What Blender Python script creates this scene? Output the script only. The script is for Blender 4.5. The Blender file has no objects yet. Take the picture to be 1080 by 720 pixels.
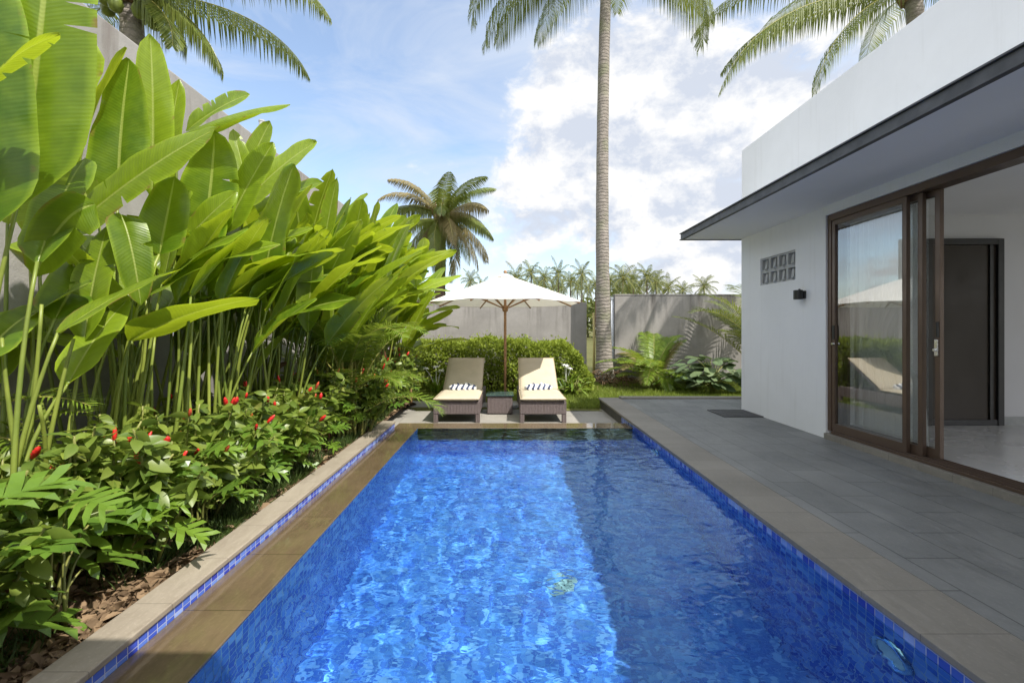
import bpy, bmesh, math, random
import numpy as np
from mathutils import Vector, Matrix, Euler

random.seed(7)
RS = np.random.RandomState(11)
sc = bpy.context.scene
COL = sc.collection
PI = math.pi
F = 480.0; VX = 534.0; VY = 348.0; EYE = 1.2     # focal length and vanishing point measured on the 1080 px photo


def at(px, py, Y):
    """point at distance Y (metres ahead) seen at photo position px, py"""
    return Vector(((px - VX) / F * Y, Y, EYE - (py - VY) / F * Y))


# ------------------------------------------------------------------ scene objects
def tag(o, label=None, cat=None, group=None, kind=None):
    if label: o['label'] = label
    if cat: o['category'] = cat
    if group: o['group'] = group
    if kind: o['kind'] = kind
    return o


def thing(name, label, cat, loc=(0, 0, 0), rz=0.0, group=None):
    o = bpy.data.objects.new(name, None)
    o.empty_display_size = 0.1
    COL.objects.link(o)
    o.location = loc
    o.rotation_euler = (0, 0, rz)
    return tag(o, label, cat, group)


def dup(root, loc, rz=0.0, label=None, scale=None):
    r = root.copy(); COL.objects.link(r)
    r.location = loc; r.rotation_euler = (0, 0, rz)
    if scale: r.scale = scale
    if label: r['label'] = label
    for ch in list(root.children):
        c = ch.copy(); COL.objects.link(c); c.parent = r
        for g in list(ch.children):
            d = g.copy(); COL.objects.link(d); d.parent = c
    return r


class MB:
    """collects shapes and links them as ONE mesh object"""
    def __init__(self):
        self.v = []; self.f = []; self.uv = []; self.mi = []; self.r = []
        self.mat = 0; self.rnd = 0.5

    def face(self, idx, uvs=None):
        self.f.append(tuple(idx)); self.mi.append(self.mat)
        if uvs is None:
            p = [Vector(self.v[i]) for i in idx]
            n = (p[1] - p[0]).cross(p[2] - p[0])
            a = max(range(3), key=lambda k: abs(n[k]))
            uvs = [((q.y, q.z), (q.x, q.z), (q.x, q.y))[a] for q in p]
        self.uv.append(uvs)

    def add(self, pts):
        b = len(self.v)
        self.v.extend([tuple(p) for p in pts])
        self.r.extend([self.rnd] * len(pts))
        return b

    def quad(self, a, b, c, d, uvs=None):
        i = self.add([a, b, c, d]); self.face((i, i + 1, i + 2, i + 3), uvs)

    def box(self, x0, x1, y0, y1, z0, z1):
        i = self.add([(x0, y0, z0), (x1, y0, z0), (x1, y1, z0), (x0, y1, z0),
                      (x0, y0, z1), (x1, y0, z1), (x1, y1, z1), (x0, y1, z1)])
        for q in ((0, 3, 2, 1), (4, 5, 6, 7), (0, 1, 5, 4), (1, 2, 6, 5), (2, 3, 7, 6), (3, 0, 4, 7)):
            self.face([i + k for k in q])

    def obox(self, M, sx, sy, sz):
        """box of half sizes s* under matrix M"""
        pts = [M @ Vector((a * sx, b * sy, c * sz)) for c in (-1, 1) for a, b in ((-1, -1), (1, -1), (1, 1), (-1, 1))]
        i = self.add(pts)
        for q in ((0, 3, 2, 1), (4, 5, 6, 7), (0, 1, 5, 4), (1, 2, 6, 5), (2, 3, 7, 6), (3, 0, 4, 7)):
            self.face([i + k for k in q])

    def tube(self, path, rad, n=8, cap=True):
        path = [Vector(p) for p in path]
        if not hasattr(rad, '__len__'): rad = [rad] * len(path)
        ref = Vector((0, 0, 1))
        if abs((path[-1] - path[0]).normalized().z) > 0.9: ref = Vector((1, 0, 0))
        rings = []; L = 0
        for k, p in enumerate(path):
            t = (path[min(k + 1, len(path) - 1)] - path[max(k - 1, 0)])
            t = t.normalized() if t.length > 1e-9 else Vector((0, 0, 1))
            s = t.cross(ref).normalized(); u = s.cross(t)
            if k: L += (p - path[k - 1]).length
            b = self.add([p + (s * math.cos(2 * PI * j / n) + u * math.sin(2 * PI * j / n)) * rad[k] for j in range(n)])
            rings.append((b, L))
        for (a, la), (b, lb) in zip(rings, rings[1:]):
            for j in range(n):
                j2 = (j + 1) % n
                self.face((a + j, b + j, b + j2, a + j2), [(j / n, la), (j / n, lb), ((j + 1) / n, lb), ((j + 1) / n, la)])
        if cap:
            self.face([rings[0][0] + j for j in range(n)]); self.face([rings[-1][0] + j for j in range(n)][::-1])

    def lathe(self, prof, n=16, c=(0, 0, 0)):
        rings = []
        for r, z in prof:
            rings.append(self.add([(c[0] + r * math.cos(2 * PI * j / n), c[1] + r * math.sin(2 * PI * j / n), c[2] + z) for j in range(n)]))
        for a, b in zip(rings, rings[1:]):
            for j in range(n):
                j2 = (j + 1) % n
                self.face((a + j, a + j2, b + j2, b + j))
        self.face([rings[0] + j for j in range(n)][::-1]); self.face([rings[-1] + j for j in range(n)])

    def build(self, name, mats, parent=None, smooth=False, bevel=0.0, seg=2):
        me = bpy.data.meshes.new(name)
        me.from_pydata(self.v, [], self.f)
        uvl = me.uv_layers.new(name='UVMap')
        flat = [c for f in self.uv for uv in f for c in uv]
        uvl.data.foreach_set('uv', flat)
        at_ = me.attributes.new('rnd', 'FLOAT', 'POINT')
        at_.data.foreach_set('value', self.r)
        if not isinstance(mats, (list, tuple)): mats = [mats]
        for m in mats: me.materials.append(m)
        me.polygons.foreach_set('material_index', self.mi)
        if bevel > 0:
            bm = bmesh.new(); bm.from_mesh(me)
            bmesh.ops.remove_doubles(bm, verts=bm.verts, dist=1e-5)
            ed = [e for e in bm.edges if len(e.link_faces) == 2 and e.calc_face_angle(0) > 0.5]
            bmesh.ops.bevel(bm, geom=ed, offset=bevel, segments=seg, affect='EDGES', profile=0.5)
            bm.to_mesh(me); bm.free()
        if smooth: me.polygons.foreach_set('use_smooth', [True] * len(me.polygons))
        me.update()
        o = bpy.data.objects.new(name, me)
        COL.objects.link(o)
        if parent: o.parent = parent
        return o


def cards(name, tv, tf, tuv, P, R, S, rnd, mat, parent=None, smooth=True):
    """many copies of a little leaf shape (tv verts, tf faces) as one mesh: positions P, rotations R, sizes S"""
    tv = np.asarray(tv, float); N = len(P); k = len(tv)
    V = np.einsum('nij,kj->nki', R, tv) * np.asarray(S)[:, None, None] + np.asarray(P)[:, None, :]
    V = V.reshape(-1, 3)
    nl = sum(len(f) for f in tf)
    base = np.arange(N)[:, None] * k
    loops = (base + np.concatenate([np.array(f) for f in tf])[None, :]).ravel()
    tot = np.tile([len(f) for f in tf], N)
    start = np.concatenate([[0], np.cumsum(tot)[:-1]])
    me = bpy.data.meshes.new(name)
    me.vertices.add(len(V)); me.vertices.foreach_set('co', V.ravel())
    me.loops.add(len(loops)); me.loops.foreach_set('vertex_index', loops.astype(np.int32))
    me.polygons.add(len(tot)); me.polygons.foreach_set('loop_start', start.astype(np.int32))
    me.update(calc_edges=True)
    uvs = np.tile(np.concatenate([np.array([tuv[i] for i in f]) for f in tf]), (N, 1))
    me.uv_layers.new(name='UVMap').data.foreach_set('uv', uvs.ravel())
    a = me.attributes.new('rnd', 'FLOAT', 'POINT')
    a.data.foreach_set('value', np.repeat(np.asarray(rnd, float), k))
    me.materials.append(mat)
    if smooth: me.polygons.foreach_set('use_smooth', [True] * len(tot))
    me.validate()
    o = bpy.data.objects.new(name, me); COL.objects.link(o)
    if parent: o.parent = parent
    return o


def frames(D, up=None, rs=RS, tilt=0.4):
    """rotation matrices whose Y axis runs along D, Z roughly up with random tilt"""
    D = D / np.linalg.norm(D, axis=1, keepdims=True)
    U = np.tile(np.array([0, 0, 1.0]) if up is None else np.asarray(up, float), (len(D), 1)) if (up is None or np.ndim(up) == 1) else up
    U = U + rs.normal(0, tilt, U.shape)
    X = np.cross(D, U); X /= np.linalg.norm(X, axis=1, keepdims=True) + 1e-9
    Z = np.cross(X, D)
    return np.stack([X, D, Z], axis=2)


# ------------------------------------------------------------------ materials
class NT:
    def __init__(self, name):
        self.m = bpy.data.materials.new(name); self.m.use_nodes = True
        self.t = self.m.node_tree; self.t.nodes.clear()
        self.out = self.n('ShaderNodeOutputMaterial')

    def n(self, typ, **kw):
        nd = self.t.nodes.new(typ)
        for k, v in kw.items():
            if k.startswith('i_'):
                key = k[2:]
                key = int(key) if key.isdigit() else key.replace('_', ' ')
                s = nd.inputs[key]
                if isinstance(v, bpy.types.NodeSocket): self.t.links.new(v, s)
                else: s.default_value = v
            else: setattr(nd, k, v)
        return nd

    def l(self, a, b): self.t.links.new(a, b)

    def math(self, op, a, b=0.0, c=None, clamp=False):
        nd = self.n('ShaderNodeMath', operation=op, use_clamp=clamp)
        for i, v in enumerate((a, b, c)):
            if v is None: continue
            if isinstance(v, bpy.types.NodeSocket): self.l(v, nd.inputs[i])
            else: nd.inputs[i].default_value = v
        return nd.outputs[0]

    def mix(self, f, a, b, blend='MIX'):
        nd = self.n('ShaderNodeMix', data_type='RGBA', blend_type=blend)
        for s, v in ((nd.inputs[0], f), (nd.inputs[6], a), (nd.inputs[7], b)):
            if isinstance(v, bpy.types.NodeSocket): self.l(v, s)
            elif hasattr(v, '__len__'): s.default_value = (*v[:3], 1)
            else: s.default_value = v
        return nd.outputs[2]

    def noise(self, vec, scale, detail=4, rough=0.55, dist=0.0):
        nd = self.n('ShaderNodeTexNoise', i_Scale=scale, i_Detail=detail, i_Roughness=rough, i_Distortion=dist)
        if vec is not None: self.l(vec, nd.inputs['Vector'])
        return nd.outputs['Fac']

    def remap(self, v, a, b, c=0.0, d=1.0):
        nd = self.n('ShaderNodeMapRange', i_From_Min=a, i_From_Max=b, i_To_Min=c, i_To_Max=d)
        self.l(v, nd.inputs['Value']); return nd.outputs[0]

    def coord(self, which='Object'):
        return self.n('ShaderNodeTexCoord').outputs[which]

    def mapping(self, vec, scale=(1, 1, 1), rot=(0, 0, 0), loc=(0, 0, 0)):
        nd = self.n('ShaderNodeMapping'); self.l(vec, nd.inputs['Vector'])
        nd.inputs['Scale'].default_value = scale; nd.inputs['Rotation'].default_value = rot; nd.inputs['Location'].default_value = loc
        return nd.outputs[0]

    def bump(self, h, strength=0.3, dist=0.01):
        nd = self.n('ShaderNodeBump', i_Strength=strength, i_Distance=dist); self.l(h, nd.inputs['Height'])
        return nd.outputs[0]

    def bsdf(self, col, rough=0.6, spec=0.4, normal=None, metal=0.0, coat=0.0):
        nd = self.n('ShaderNodeBsdfPrincipled')
        for s, v in (('Base Color', col), ('Roughness', rough), ('Specular IOR Level', spec), ('Metallic', metal), ('Coat Weight', coat)):
            if isinstance(v, bpy.types.NodeSocket): self.l(v, nd.inputs[s])
            elif hasattr(v, '__len__'): nd.inputs[s].default_value = (*v[:3], 1)
            else: nd.inputs[s].default_value = v
        nd.inputs['Coat Roughness'].default_value = 0.06
        if normal is not None: self.l(normal, nd.inputs['Normal'])
        return nd

    def done(self, sh):
        self.l(sh.outputs[0] if hasattr(sh, 'outputs') else sh, self.out.inputs['Surface']); return self.m


def m_plain(name, col, rough=0.6, spec=0.4, metal=0.0, var=0.12, scale=8.0, bump=0.0, bscale=60.0):
    t = NT(name); c = t.coord()
    n = t.noise(c, scale, 5)
    cc = t.mix(t.remap(n, 0.3, 0.7), [x * (1 - var) for x in col], [min(1, x * (1 + var)) for x in col])
    r = t.remap(t.noise(c, scale * 2.3, 3), 0.3, 0.7, max(0.02, rough - 0.08), min(1, rough + 0.08))
    nm = t.bump(t.noise(c, bscale, 4), bump, 0.01) if bump else None
    return t.done(t.bsdf(cc, r, spec, nm, metal))


def m_leaf(name, c0, c1, trans=(0.35, 0.5, 0.05), tfac=0.35, rough=0.42, spec=0.45, veins=0.0, rib=None, dry=0.0):
    """c0..c1 picked per leaf by the 'rnd' attribute and per object"""
    t = NT(name)
    a = t.n('ShaderNodeAttribute', attribute_name='rnd').outputs['Fac']
    oi = t.n('ShaderNodeObjectInfo').outputs['Random']
    f = t.math('ADD', t.math('MULTIPLY', a, 0.8), t.math('MULTIPLY', oi, 0.2), clamp=True)
    uv = t.n('ShaderNodeUVMap').outputs[0]
    sx = t.n('ShaderNodeSeparateXYZ'); t.l(uv, sx.inputs[0])
    col = t.mix(f, c0, c1)
    bl = t.noise(t.coord(), 9.0, 3)
    col = t.mix(t.remap(bl, 0.35, 0.75, 0, 0.35), col, [min(1, x * 1.5) for x in c1])
    nm = None
    if dry > 0:
        d = t.remap(t.noise(t.coord(), 4.0, 3), 0.62, 0.72, 0, dry)
        col = t.mix(d, col, (0.30, 0.22, 0.07))
    if veins > 0:
        across = t.math('ABSOLUTE', sx.outputs[1])
        ph = t.math('ADD', t.math('MULTIPLY', sx.outputs[0], 330.0), t.math('MULTIPLY', across, -22.0))
        w = t.math('SINE', ph)
        w2 = t.math('SINE', t.math('MULTIPLY', ph, 0.31))
        w = t.math('ADD', w, w2)
        col = t.mix(t.remap(w, -1.6, 1.6, 0, 0.20), col, [x * 0.62 for x in c0])
        edge = t.remap(across, 0.80, 1.0, 0, 0.5)
        col = t.mix(edge, col, [min(1, x * 1.7) for x in c1])
        sc_ = t.noise(t.coord(), 6.0, 5, .65)
        burn = t.math('MULTIPLY', t.remap(across, 0.80, 0.97, 0, 1), t.remap(sc_, 0.56, 0.62, 0, 1))
        burn = t.math('MAXIMUM', burn, t.remap(t.noise(t.coord(), 17.0, 4, .6), 0.73, 0.77, 0, .8))
        col = t.mix(burn, col, (0.22, 0.13, 0.045))
        ribm = t.remap(across, 0.035, 0.06, 1, 0)
        col = t.mix(ribm, col, rib or (0.35, 0.42, 0.1))
        nm = t.bump(w, 0.10, 0.003)
    p = t.bsdf(col, rough, spec, nm)
    tr = t.n('ShaderNodeBsdfTranslucent')
    tc = t.mix(0.55, col, trans)
    t.l(tc, tr.inputs['Color'])
    if nm is not None: t.l(nm, tr.inputs['Normal'])
    mx = t.n('ShaderNodeMixShader', i_0=tfac)
    t.l(p.outputs[0], mx.inputs[1]); t.l(tr.outputs[0], mx.inputs[2])
    return t.done(mx)


def m_tile(name='blue_mosaic', grout=(0.42, 0.46, 0.60), lift=0.0, per_m=20.0):
    """blue glass mosaic, 5 cm, a colour of its own for each tile, pale grout"""
    t = NT(name)
    uv = t.n('ShaderNodeUVMap').outputs[0]
    s = t.n('ShaderNodeVectorMath', operation='SCALE'); t.l(uv, s.inputs[0]); s.inputs['Scale'].default_value = per_m
    fl = t.n('ShaderNodeVectorMath', operation='FLOOR'); t.l(s.outputs[0], fl.inputs[0])
    fr = t.n('ShaderNodeVectorMath', operation='FRACTION'); t.l(s.outputs[0], fr.inputs[0])
    wn = t.n('ShaderNodeTexWhiteNoise', noise_dimensions='2D'); t.l(fl.outputs[0], wn.inputs['Vector'])
    rp = t.n('ShaderNodeValToRGB'); t.l(wn.outputs['Value'], rp.inputs[0])
    e = rp.color_ramp.elements
    e[0].position = 0; e[0].color = (0.030, 0.055, 0.46, 1)
    e[1].position = 1; e[1].color = (0.32, 0.44, 0.84, 1)
    for p, c in ((0.30, (0.045, 0.095, 0.54, 1)), (0.55, (0.075, 0.16, 0.62, 1)), (0.8, (0.16, 0.28, 0.74, 1))):
        q = e.new(p); q.color = c
    sx = t.n('ShaderNodeSeparateXYZ'); t.l(fr.outputs[0], sx.inputs[0])
    dx = t.math('ABSOLUTE', t.math('SUBTRACT', sx.outputs[0], 0.5)); dy = t.math('ABSOLUTE', t.math('SUBTRACT', sx.outputs[1], 0.5))
    g = t.remap(t.math('MAXIMUM', dx, dy), 0.452, 0.466)
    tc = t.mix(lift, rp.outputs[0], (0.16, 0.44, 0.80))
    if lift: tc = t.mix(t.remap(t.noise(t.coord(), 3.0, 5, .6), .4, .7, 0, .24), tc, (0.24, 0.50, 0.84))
    col = t.mix(g, tc, grout)
    h = t.math('SUBTRACT', 1.0, g)
    return t.done(t.bsdf(col, t.remap(g, 0, 1, 0.18, 0.7), 0.5, t.bump(h, 0.4, 0.003)))


def m_stone(name, c0, c1, joint=(0.6, 0.3), rough=0.6, var=1.0, mortar=0.004, jcol=None, wet=0.0, off=0.5, spot=0.25, rot=0.0):
    t = NT(name); c = t.mapping(t.coord(), rot=(0, 0, rot))
    br = t.n('ShaderNodeTexBrick', offset=off, squash=1.0, i_Scale=1.0, i_Mortar_Size=mortar, i_Mortar_Smooth=0.3, i_Bias=0.0,
             i_Brick_Width=joint[0], i_Row_Height=joint[1])
    br.inputs['Color1'].default_value = (0, 0, 0, 1); br.inputs['Color2'].default_value = (1, 1, 1, 1); br.inputs['Mortar'].default_value = (0.5, 0.5, 0.5, 1)
    t.l(c, br.inputs['Vector'])
    tile = t.n('ShaderNodeSeparateColor'); t.l(br.outputs['Color'], tile.inputs[0])
    n1 = t.noise(c, 2.2, 6, 0.6, 0.4); n2 = t.noise(t.mapping(c, (3, 14, 8)), 2.0, 5, 0.6, 1.2); n3 = t.noise(c, 60, 3)
    f = t.math('ADD', t.math('MULTIPLY', tile.outputs[0], 0.45 * var), t.math('MULTIPLY', t.remap(n1, 0.3, 0.7), 0.4))
    f = t.math('ADD', f, t.math('MULTIPLY', t.remap(n2, 0.35, 0.7), 0.3), clamp=True)
    col = t.mix(f, c0, c1)
    col = t.mix(t.remap(t.noise(c, 1.1, 4, 0.5, 0.8), 0.55, 0.75, 0, spot), col, [x * 0.55 for x in c0])
    col = t.mix(t.remap(n3, 0.55, 0.75, 0, 0.25), col, [min(1, x * 1.35) for x in c1])
    col = t.mix(t.math('MULTIPLY', br.outputs['Fac'], 0.8), col, jcol or [x * 0.6 for x in c0])
    h = t.math('SUBTRACT', t.math('ADD', t.math('MULTIPLY', n3, 0.25), t.math('MULTIPLY', n2, 0.6)), br.outputs['Fac'])
    if wet:
        r = t.remap(n1, 0.3, 0.75, 0.05, 0.16)
        return t.done(t.bsdf(col, r, 0.55, t.bump(h, 0.06, 0.003), coat=0.3))
    return t.done(t.bsdf(col, t.remap(n2, 0.3, 0.7, rough - 0.12, rough + 0.1), 0.4, t.bump(h, 0.35, 0.005)))


def m_concrete(name, base, stain, amount=0.6, top=None):
    """cast grey wall: trowel marks, rain streaks, darker algae near the top"""
    t = NT(name); c = t.coord()
    n1 = t.noise(c, 0.9, 6, 0.62, 0.5); n2 = t.noise(t.mapping(c, (3.5, 3.5, 0.35)), 1.6, 5, 0.6); n3 = t.noise(c, 14, 6, 0.65); n4 = t.noise(c, 90, 3)
    col = t.mix(t.remap(n1, 0.3, 0.7), [x * 0.78 for x in base], [x * 1.15 for x in base])
    col = t.mix(t.remap(n3, 0.35, 0.75, 0, 0.35), col, [x * 0.7 for x in base])
    streak = t.remap(n2, 0.5, 0.72, 0, amount)
    if top is not None:
        sx = t.n('ShaderNodeSeparateXYZ'); t.l(c, sx.inputs[0])
        streak = t.math('MULTIPLY', streak, t.remap(sx.outputs[2], top - 1.1, top, 0.15, 1.0))
    col = t.mix(streak, col, stain)
    h = t.math('ADD', t.math('MULTIPLY', n3, 0.6), t.math('MULTIPLY', n4, 0.4))
    return t.done(t.bsdf(col, 0.85, 0.25, t.bump(h, 0.45, 0.012)))


def m_wicker(name, col):
    t = NT(name); uv = t.n('ShaderNodeUVMap').outputs[0]
    sx = t.n('ShaderNodeSeparateXYZ'); t.l(uv, sx.inputs[0])
    a = t.math('SINE', t.math('MULTIPLY', sx.outputs[0], 2 * PI / 0.022)); b = t.math('SINE', t.math('MULTIPLY', sx.outputs[1], 2 * PI / 0.010))
    w = t.math('MULTIPLY', a, b)
    f = t.remap(w, -1, 1)
    cc = t.mix(f, [x * 0.55 for x in col], [x * 1.35 for x in col])
    cc = t.mix(t.remap(t.noise(t.coord(), 30, 3), 0.4, 0.7, 0, 0.4), cc, [x * 1.6 for x in col])
    h = t.math('ADD', f, t.math('MULTIPLY', a, 0.6))
    return t.done(t.bsdf(cc, 0.5, 0.4, t.bump(h, 0.7, 0.006)))


def m_fabric(name, col, tfac=0.0, tint=None, weave=900.0, var=0.07):
    t = NT(name); c = t.coord()
    n = t.noise(c, 5, 4); n2 = t.noise(c, weave, 2)
    cc = t.mix(t.remap(n, 0.3, 0.7), [x * (1 - var) for x in col], [min(1, x * (1 + var)) for x in col])
    h = t.math('ADD', t.math('MULTIPLY', t.noise(c, 7, 3), 1.0), t.math('MULTIPLY', n2, 0.05))
    p = t.bsdf(cc, 0.9, 0.15, t.bump(h, 0.25, 0.02))
    if not tfac: return t.done(p)
    tr = t.n('ShaderNodeBsdfTranslucent'); tr.inputs['Color'].default_value = (*(tint or col), 1)
    mx = t.n('ShaderNodeMixShader', i_0=tfac); t.l(p.outputs[0], mx.inputs[1]); t.l(tr.outputs[0], mx.inputs[2])
    return t.done(mx)


def m_glass(name, tint=(0.93, 0.96, 0.95), ior=1.5, base=0.0):
    t = NT(name)
    fr = t.n('ShaderNodeFresnel', i_IOR=ior)
    tr = t.n('ShaderNodeBsdfTransparent'); tr.inputs[0].default_value = (*tint, 1)
    gl = t.n('ShaderNodeBsdfGlossy', i_Roughness=0.0); gl.inputs[0].default_value = (1, 1, 1, 1)
    mx = t.n('ShaderNodeMixShader'); t.l(t.math('ADD', t.math('MULTIPLY', fr.outputs[0], 0.6), base, clamp=True), mx.inputs[0]); t.l(tr.outputs[0], mx.inputs[1]); t.l(gl.outputs[0], mx.inputs[2])
    return t.done(mx)


def m_bark(name, c0, c1, ring=0.09, moss=None):
    t = NT(name); uv = t.n('ShaderNodeUVMap').outputs[0]; c = t.coord()
    sx = t.n('ShaderNodeSeparateXYZ'); t.l(uv, sx.inputs[0])
    wob = t.noise(c, 3.0, 4)
    ph = t.math('ADD', t.math('MULTIPLY', sx.outputs[1], 2 * PI / ring), t.math('MULTIPLY', wob, 16.0))
    s = t.math('POWER', t.remap(t.math('SINE', ph), -1, 1), 3.0)
    n = t.noise(c, 11, 6, 0.7); n2 = t.noise(c, 1.2, 3)
    col = t.mix(t.remap(n, 0.3, 0.72), c0, c1)
    col = t.mix(t.math('MULTIPLY', s, 0.2), col, [x * 0.45 for x in c0])
    col = t.mix(t.remap(t.noise(c, 4, 5), 0.55, 0.7, 0, 0.4), col, [min(1, x * 1.5) for x in c1])
    if moss: col = t.mix(t.remap(t.noise(c, 2.0, 5), 0.5, 0.68, 0, 0.75), col, moss)
    return t.done(t.bsdf(col, 0.9, 0.2, t.bump(t.math('SUBTRACT', n, t.math('MULTIPLY', s, .45)), 0.7, 0.03)))


def m_water():
    t = NT('pool_water')
    g = t.n('ShaderNodeBsdfGlass', i_Roughness=0.0, i_IOR=1.333); g.inputs['Color'].default_value = (0.66, 0.94, 1.0, 1)
    c = t.mapping(t.coord(), (1, 1.35, 1), rot=(0, 0, .3))
    h = t.math('ADD', t.noise(c, 9, 1, .4, .5), t.math('MULTIPLY', t.noise(c, 24, 1, .4, .3), .22))
    t.l(t.bump(h, 0.45, 0.012), g.inputs['Normal'])
    return t.done(g)


def m_plaster(name, base):
    """painted render: faint trowel patches, thin rain streaks"""
    t = NT(name); c = t.coord()
    n1 = t.noise(c, 1.1, 5, .6, .4); n2 = t.noise(t.mapping(c, (9, 9, .5)), 1.5, 4, .6); n3 = t.noise(c, 40, 4, .6); n4 = t.noise(t.mapping(c, (1, 1, 1)), 5, 5, .6)
    col = t.mix(t.remap(n1, .3, .7), [x * .95 for x in base], [min(1, x * 1.03) for x in base])
    col = t.mix(t.remap(n2, .56, .75, 0, .16), col, (.45, .44, .41))
    col = t.mix(t.remap(n4, .6, .75, 0, .08), col, (.5, .5, .48))
    return t.done(t.bsdf(col, .78, .2, t.bump(t.math('ADD', n3, t.math('MULTIPLY', n4, 1.5)), .12, .01)))


M = {}
M['tile'] = m_tile()
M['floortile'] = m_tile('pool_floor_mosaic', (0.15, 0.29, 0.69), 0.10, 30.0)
M['deck'] = m_stone('dark_andesite_paving', (0.10, 0.106, 0.106), (0.245, 0.247, 0.238), (0.60, 0.3), 0.5, 0.7, 0.004, rot=PI / 2)
M['coping'] = m_stone('grey_brown_coping_stone', (0.16, 0.148, 0.125), (0.29, 0.268, 0.232), (0.3, 1.2), 0.6, 0.5, 0.002, off=0.0, rot=PI / 2)
M['coping_pale'] = m_stone('pale_coping_stone', (0.225, 0.19, 0.145), (0.36, 0.315, 0.25), (0.4, 1.0), 0.7, 0.35, 0.002, off=0.0, rot=PI / 2)
M['terrace'] = m_stone('terrace_paving', (0.22, 0.21, 0.185), (0.36, 0.34, 0.30), (0.8, 0.4), 0.65, 0.5, 0.003)
M['ledge'] = m_stone('wet_brown_stone', (0.070, 0.050, 0.028), (0.165, 0.12, 0.07), (0.52, 2.0), 0.2, 0.5, 0.003, wet=1.0, off=0.0, rot=PI / 2)
M['ledge_far'] = m_stone('wet_brown_far_stone', (0.11, 0.08, 0.045), (0.20, 0.15, 0.09), (0.52, 2.0), 0.2, 0.5, 0.003, wet=1.0, off=0.0)
M['darkstone'] = m_stone('dark_stone_riser', (0.05, 0.05, 0.045), (0.11, 0.105, 0.09), (0.4, 0.3), 0.7)
M['white'] = m_plaster('white_painted_render', (0.74, 0.75, 0.76))
M['soffit'] = m_plain('white_soffit_paint', (0.84, 0.84, 0.85), 0.8, 0.2, var=0.02, scale=1.5)
M['steel'] = m_plain('dark_grey_steel', (0.075, 0.075, 0.078), 0.5, 0.4, 0.0, 0.35, 6)
M['bronze'] = m_plain('bronze_aluminium', (0.115, 0.078, 0.057), 0.36, 0.5, 0.35, 0.06, 3)
M['black'] = m_plain('black_metal', (0.012, 0.012, 0.012), 0.4, 0.5)
M['chrome'] = m_plain('brushed_metal', (0.7, 0.7, 0.7), 0.25, 0.5, 1.0, 0.05)
M['block'] = m_plain('grey_vent_block', (0.42, 0.43, 0.43), 0.85, 0.2, var=0.12, scale=12, bump=0.2)
M['glass'] = m_glass('solar_control_glass', base=0.21)
M['darkpane'] = m_plain('dark_frosted_glass', (0.042, 0.033, 0.025), 0.4, 0.25, var=0.05, scale=1)
M['floorin'] = m_plain('pale_polished_floor', (0.58, 0.58, 0.58), 0.25, 0.5, var=0.04, scale=1.5)
M['wallin'] = m_plain('interior_paint', (0.66, 0.66, 0.68), 0.8, 0.2, var=0.02, scale=2)
M['curtain'] = m_fabric('sheer_white_curtain', (0.90, 0.91, 0.92), 0.38, (0.94, 0.95, 0.97))
M['concrete'] = m_concrete('grey_concrete_wall', (0.30, 0.285, 0.27), (0.10, 0.09, 0.08), 0.9, 2.0)
M['concrete_left'] = m_concrete('weathered_concrete_wall', (0.315, 0.30, 0.285), (0.13, 0.10, 0.085), 0.75, 3.55)
M['canopy'] = m_fabric('white_canvas', (0.83, 0.82, 0.78), 0.22, (0.85, 0.80, 0.68))
M['wood'] = m_plain('teak_wood', (0.38, 0.21, 0.10), 0.45, 0.4, var=0.3, scale=14)
M['wicker'] = m_wicker('brown_wicker', (0.125, 0.097, 0.094))
M['cushion'] = m_fabric('beige_cushion', (0.49, 0.43, 0.325))
M['piping'] = m_fabric('beige_piping', (0.48, 0.40, 0.27))
M['tabletop'] = m_plain('green_grey_glass_top', (0.05, 0.085, 0.08), 0.08, 0.5, var=0.05)
M['pvc'] = m_plain('white_pipe', (0.72, 0.75, 0.80), 0.4)
M['bamboo'] = m_plain('yellow_cane', (0.45, 0.38, 0.15), 0.5)


def m_towel():
    t = NT('striped_towel'); uv = t.n('ShaderNodeUVMap').outputs[0]
    sx = t.n('ShaderNodeSeparateXYZ'); t.l(uv, sx.inputs[0])
    zig = t.math('PINGPONG', t.math('MULTIPLY', sx.outputs[1], 3.0), 0.5)
    s = t.math('FRACT', t.math('ADD', t.math('MULTIPLY', sx.outputs[0], 5.0), t.math('MULTIPLY', zig, 0.9)))
    k = t.math('GREATER_THAN', s, 0.55)
    col = t.mix(k, (0.78, 0.78, 0.78), (0.07, 0.085, 0.14))
    return t.done(t.bsdf(col, 0.95, 0.1, t.bump(t.noise(t.coord(), 300, 2), 0.5, 0.004)))


M['towel'] = m_towel()
M['heli'] = m_leaf('broad_green_leaf', (0.042, 0.115, 0.008), (0.235, 0.325, 0.020), (0.66, 0.78, 0.03), 0.46, 0.33, 0.5, veins=1.0)
M['helistem'] = m_leaf('green_cane', (0.085, 0.14, 0.02), (0.25, 0.29, 0.05), (0.3, 0.4, 0.05), 0.08, 0.4)
M['sheath'] = m_plain('dry_brown_sheath', (0.20, 0.11, 0.05), 0.8, var=0.4, scale=20)
M['costus'] = m_leaf('ginger_leaf', (0.065, 0.125, 0.020), (0.23, 0.29, 0.05), (0.40, 0.50, 0.06), 0.36, 0.38, 0.5, dry=0.5)
M['philo'] = m_leaf('lobed_leaf', (0.05, 0.125, 0.022), (0.165, 0.27, 0.03), (0.38, 0.52, 0.05), 0.33, 0.34, 0.5)
M['greenstem'] = m_leaf('green_stem', (0.14, 0.17, 0.04), (0.26, 0.26, 0.07), (0.3, 0.3, 0.05), 0.1, 0.5)
M['red'] = m_plain('red_bract', (0.62, 0.025, 0.02), 0.38, 0.5, var=0.25, scale=40)
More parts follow.
